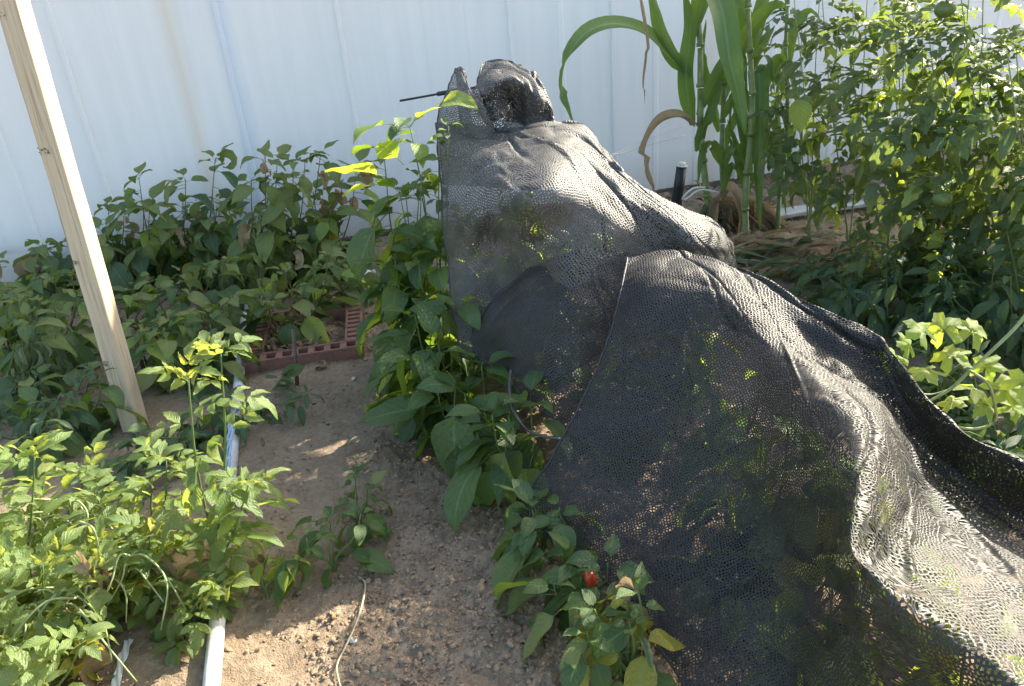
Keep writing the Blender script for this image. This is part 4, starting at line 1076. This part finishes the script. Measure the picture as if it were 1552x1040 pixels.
CL(k2, [(1093, 250), (1100, 215), (1118, 170), (1126, 120)], .06, [.1, .05, .05, .05], (.8, .2, -.3), seed=9)
CL(k3, [(1140, 140), (1150, 110), (1152, 190), (1150, 270), (1152, 350)], .085, [0, -.1, -.25, -.3, -.35], (1, 0, .1), seed=10, tw=.3)
CL(k3, [(1138, 250), (1128, 200), (1116, 150), (1106, 90)], .085, [0, 0, .05, .1], (.9, .2, .4), seed=11)
CL(k3, [(1140, 180), (1165, 120), (1185, 90), (1200, 120), (1212, 190)], .075, [0, -.05, -.1, -.1, -.1], (.7, .3, -.5), seed=12)
CL(k3, [(1141, 100), (1150, 40), (1165, -20), (1180, -50)], .09, [0, 0, 0, 0], (.9, .2, -.3), seed=13)
CL(k3, [(1141, 60), (1128, 20), (1110, -20)], .09, [0, -.1, -.1], (.9, .2, .3), seed=14)
for i, (x, y, x2, y2) in enumerate(((1165, 190, 1172, 150), (1195, 200, 1214, 165), (1180, 160, 1178, 110), (1205, 230, 1222, 200), (1170, 225, 1150, 185))):
    CL(k4, [(1186, 310), (1184+i, 260), (x, y+20), (x2, y2)], .055, [.1, .08, .05, 0], (.8, .3, .4-.2*i), seed=20+i)
CL(k4, [(1190, 120), (1200, 60), (1225, 20), (1250, 40)], .07, [.1, 0, 0, 0], (.7, .2, -.4), seed=27)
rr = random.Random(77)
for i in range(26):
    pl, x0 = ((k2, 1096), (k3, 1138), (k4, 1192), (k3, 1136))[i % 4]; y0 = rr.uniform(90, 300); sg = rr.choice((-1, 1)); h = rr.uniform(50, 110); q = rr.uniform(10, 38)
    if rr.random() < .5: pts = [(x0, y0), (x0+sg*q*.5, y0-h*.5), (x0+sg*q, y0-h)]
    else: pts = [(x0, y0), (x0+sg*q*.6, y0-h*.45), (x0+sg*q*1.3, y0-h*.3), (x0+sg*q*1.6, y0+h*.45)]
    CL(pl, pts, rr.uniform(.035, .065), [0, rr.uniform(-.12, .06), rr.uniform(-.2, .06), -.15][:len(pts)], (.9, rr.uniform(-.3, .5), rr.uniform(-.5, .5)), seed=40+i, tw=rr.uniform(-.6, .6))
dry = LM['dry']
CL(k1, [(1052, 192), (1030, 178), (1002, 186), (982, 212), (976, 245), (983, 272), (998, 300)], .055, [0, -.05, -.12, -.18, -.2, -.22, -.2], (.3, .9, .5), dry, .8, 31, .6, 'dry_leaf', .12)
CL(k1, [(968, -20), (976, 30), (981, 80), (976, 125), (977, 158)], .016, [-.3, -.3, -.3, -.3, -.3], (1, 0, 0), dry, 1.5, 32, .8, 'dry_leaf')
CL(k2, [(1098, 300), (1110, 290), (1125, 325), (1118, 370), (1105, 395)], .06, [0, -.1, -.15, -.2, -.2], (.8, .4, .3), dry, .8, 33, .6, 'dry_leaf', .15)
rr = random.Random(8)
for i in range(64):
    src = (k1, k2, k3, k3)[i % 4]; sx = rr.choice((1075, 1095, 1130, 1140)); sy = rr.uniform(295, 340)
    ex_ = sx+rr.uniform(-35, 125); ey_ = rr.uniform(372, 402); my = rr.uniform(.25, .7)
    CL(src, [(sx, sy), (sx+(ex_-sx)*.3+rr.uniform(-8, 8), sy+(ey_-sy)*.25), (sx+(ex_-sx)*.7, sy+(ey_-sy)*.75), (ex_, ey_)], rr.uniform(.03, .065), [0, -.03, -.08, -.12], (rr.uniform(-1, 1), rr.uniform(-1, 1), .5), dry if rr.random() < .82 else LM['wilt'], rr.uniform(-2, 2), i, .7, 'dry_leaf', .15)
# fallen strap leaves over the ground right of the corn
rr = random.Random(21)
V0 = G(); hold = thing('corn_trash', 'pile of cut corn leaves drying on the soil at the foot of the corn', 'plant litter', atz(1190, 400, 0))
for i in range(70):
    cx, cy = rr.uniform(1100, 1330), rr.uniform(375, 440); c = atz(cx, cy, 0); a = rr.gauss(.1, .5); L_ = rr.uniform(.12, .35); z0 = soil_z(c.x, c.y)+.01+rr.random()*.05
    P = [c+Vector((math.cos(a)*L_*q, math.sin(a)*L_*q, z0+.03*math.sin(PI*(q+.5))*rr.random())) for q in (-.5, -.15, .2, .5)]
    ribbon('dry_leaf' if i % 3 else 'leaf', P, rr.uniform(.02, .045), (dry, LM['wilt'], dry, LM['wilt'])[i % 4], hold, (-math.sin(a), math.cos(a), rr.uniform(-.4, .4)), 10, .4, .1, rr.uniform(-.6, .6), i)

# ---- tomato vines, right
GT = 'tomato vines on the right'
toms = [
 (1228, 372, 1222, -60, .14, 3, 50, 'thin tomato vine nearest the corn with gaps showing the white wall'),
 (1285, 380, 1285, -80, .16, 3, 42, 'sparse tomato vine with sunlit curling shoots, second from the corn'),
 (1340, 400, 1340, -80, .18, 4, 48, 'tomato vine with the hanging pale yellow leaf, third from the corn'),
 (1400, 430, 1398, -110, .20, 4, 92, 'tomato vine carrying the large green tomato near the top edge'),
 (1462, 450, 1455, -110, .22, 4, 110, 'dense tomato vine with a green tomato low in its shaded leaves'),
 (1525, 470, 1520, -110, .24, 4, 110, 'dense tomato vine by the right edge behind the others'),
 (1600, 500, 1610, -120, .26, 4, 90, 'tomato vine mostly cut off by the right edge'),
 (1700, 420, 1720, -140, .34, 5, 110, 'unseen tomato vine added just outside the right edge to cast shade'),  # this vine and the next are added out of view to cast shade
 (1760, 520, 1790, -120, .34, 5, 100, 'second unseen tomato vine added outside the right edge for shade')]
tv = []
for i, (bx, by, tx, ty, sp_, ns, nl, lb) in enumerate(toms):
    b, t = BT(bx, by, tx, ty)
    tv.append(bush('tomato_plant', lb, 'tomato plant', b, t, sp_, ns, nl, ((TOM, 6), (LV('lance', 'tomato'), 2, .5), (TOML, .9), (CRIG, .5, .6)), (.15, .25), 200+i, GT, tmin=(.42, .42, .36, .2, .18, .18, .18, .18, .18)[i], pitch=(-1.0, .1), stem=M_STEML, topsmall=.9))
def tomato(parent, px, py, Y, r, seed):
    c = aty(px, py, Y)-parent.location; g = G(); n = 16; m_ = 9
    for i in range(m_+1):
        ph = PI*i/m_
        for k in range(n):
            a = 2*PI*k/n; q = r*(1+.055*math.cos(5*a+seed)*math.sin(ph)); z = math.cos(ph)*r*.82-(.14*r if i == 0 else 0)
            g.V.append(c+Vector((math.cos(a)*math.sin(ph)*q, math.sin(a)*math.sin(ph)*q, z))); g.UV.append((0, 0))
    for i in range(m_):
        for k in range(n): g.F.append((i*n+k, (i+1)*n+k, (i+1)*n+(k+1) % n, i*n+(k+1) % n)); g.M.append(0)
    g.build('tomato', M_TOM, parent)
    h = G(); top = c+Vector((0, 0, r*.72))
    h.tube([top, top+Vector((.004, 0, .02)), top+Vector((.012, .004, .045))], .0028, .0022, 6)
    for k in range(5):
        M = Matrix.Translation(top) @ Matrix.Rotation(k*1.26+seed, 4, 'Z'); leaf_geo(r*.95, r*.3, 'lance', .2, .9, .2, .05, 4, 0, 0, k, M=M, g=h, cols=3)
    h.build('calyx', M_STEM, parent)
for (i, px, py, dy, r) in ((3, 1432, 14, -.35, .042), (4, 1428, 302, -.35, .040), (2, 1345, 215, -.28, .028), (3, 1292, 60, -.15, .022)):
    tomato(tv[i], px, py, tv[i].location.y+dy, r*.85, i)
# single bright hanging leaves
local_leaf(tv[0], aty(1208, 132, 3.5), aty(1212, 188, 3.45), PEPL[0], .2); local_leaf(tv[3], aty(1452, 62, 3.1), aty(1446, 122, 3.1), PEPL[1], 1.2)
local_leaf(tv[5], aty(1505, 70, 3.0), aty(1500, 98, 3.0), PEPL[0], .2)
# ---- low dark growth in front of the tomatoes
GL = 'low dark leafy plants on the right'
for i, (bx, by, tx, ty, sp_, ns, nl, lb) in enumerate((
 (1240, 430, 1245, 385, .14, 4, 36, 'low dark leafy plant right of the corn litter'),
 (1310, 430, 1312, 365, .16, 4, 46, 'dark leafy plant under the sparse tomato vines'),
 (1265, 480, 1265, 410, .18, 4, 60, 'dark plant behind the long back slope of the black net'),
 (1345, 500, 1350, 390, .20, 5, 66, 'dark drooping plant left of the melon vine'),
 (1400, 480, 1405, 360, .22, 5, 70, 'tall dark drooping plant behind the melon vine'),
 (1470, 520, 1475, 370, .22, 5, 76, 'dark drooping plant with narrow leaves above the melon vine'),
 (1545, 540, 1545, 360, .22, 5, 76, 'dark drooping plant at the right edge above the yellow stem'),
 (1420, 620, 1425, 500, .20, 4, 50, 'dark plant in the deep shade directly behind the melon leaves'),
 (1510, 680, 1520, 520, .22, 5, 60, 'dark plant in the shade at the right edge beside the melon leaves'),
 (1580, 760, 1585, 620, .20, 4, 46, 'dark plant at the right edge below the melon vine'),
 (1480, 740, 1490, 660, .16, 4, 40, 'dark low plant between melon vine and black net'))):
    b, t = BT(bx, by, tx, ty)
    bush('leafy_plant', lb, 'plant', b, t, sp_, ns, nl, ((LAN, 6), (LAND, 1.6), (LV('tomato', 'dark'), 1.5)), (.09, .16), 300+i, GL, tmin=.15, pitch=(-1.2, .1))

# ---- melon vine over the net edge
mv = thing('melon_vine', 'bright yellow green melon vine with lobed leaves and tendrils beside the net', 'vine', aty(1410, 600, 1.62))
MY = 1.62
def mt_(pts, r0, r1, dY=0.0, name='stem', sag=None):
    g = G(); P = [aty(x, y, MY+dY+(sag[i] if sag else 0))-mv.location for i, (x, y) in enumerate(pts)]
    g.tube(catmull(P, 40), r0, r1, 8); return g.build(name, M_STEML, mv)
mt_([(1580, 440), (1545, 490), (1505, 530), (1470, 562), (1440, 590), (1400, 610), (1376, 600), (1352, 572), (1338, 552)], .0045, .0032)
mt_([(1380, 604), (1402, 606), (1412, 625), (1435, 643), (1478, 650), (1508, 638), (1506, 606), (1496, 580), (1470, 562)], .0036, .0036, -.02)
mt_([(1338, 552), (1332, 540), (1335, 522), (1342, 530)], .0018, .001, 0, 'tendril')
mt_([(1440, 590), (1410, 598), (1390, 592), (1384, 570)], .0022, .0018, .01, 'tendril')
mt_([(1420, 632), (1440, 640), (1452, 652), (1470, 655), (1488, 662)], .0012, .0008, .01, 'tendril')
ml = [mesh('leaf', (g_ := melon_geo(1.0, s)).V, g_.F, LM['melon'], g_.UV) for s in range(4)]
rr = random.Random(4)
for i, (px, py, sz, az, pt_) in enumerate(((1362, 548, .050, 2.6, .35), (1405, 508, .048, 2.2, .55), (1432, 505, .050, 1.6, .7), (1472, 508, .052, 1.0, .5), (1380, 530, .040, 2.0, .9),
                                 (1412, 560, .050, 3.4, -.1), (1446, 545, .050, 1.4, .3), (1468, 585, .052, -.8, -.3), (1512, 590, .060, -.2, .2), (1545, 585, .055, .3, .4),
                                 (1490, 610, .045, -1.4, -.6), (1528, 615, .042, -.6, -.2), (1446, 603, .042, -2.5, -.2), (1492, 560, .045, .5, .6), (1568, 610, .05, 0, .1))):
    o = bpy.data.objects.new('leaf', ml[i % 4]); C.objects.link(o); o.parent = mv
    M = Matrix.Rotation(az-PI/2, 4, 'Z') @ Matrix.Rotation(pt_, 4, 'X') @ Matrix.Rotation(rr.uniform(-.5, .5), 4, 'Y')
    o.location = aty(px, py, MY+rr.uniform(-.04, .03))-mv.location; o.rotation_euler = M.to_euler(); o.scale = (sz,)*3
# ---- leaf litter
litter('leaf_litter', 'small dead leaves and straw bits scattered on the path', Vector((-.35, 1.9, 0)), Vector((.8, 0, 0)), Vector((0, 2.2, 0)), 90, 9, (.008, .03), .004, mats=('litter', 'dry'))
litter('leaf_litter', 'dead leaves and stones added to darken the shaded strip along the wall foot', Vector((1.9, 4.85, 0)), Vector((2.2, .4, 0)), Vector((0, .5, 0)), 150, 12, (.04, .09), .04, mats=('litter', 'dry', 'litter'))  # brown litter stands in for shade on the ground by the wall
litter('leaf_litter', 'dead leaves scattered on the shaded soil under the wall plants', Vector((-1.6, 3.55, 0)), Vector((1.6, 0, 0)), Vector((0, 1.4, 0)), 260, 5, mats=('litter', 'dry'))
litter('leaf_litter', 'dry leaves scattered below the tomato plants', Vector((2.0, 3.3, 0)), Vector((1.8, 0, 0)), Vector((0, 2.2, 0)), 420, 6, mats=('litter', 'dark', 'dry'))
litter('leaf_litter', 'dry leaves scattered under the dahlias', Vector((-1.15, 1.6, 0)), Vector((.55, 0, 0)), Vector((0, 1.4, 0)), 120, 7, (.02, .045), mats=('litter', 'dry', 'dark'))
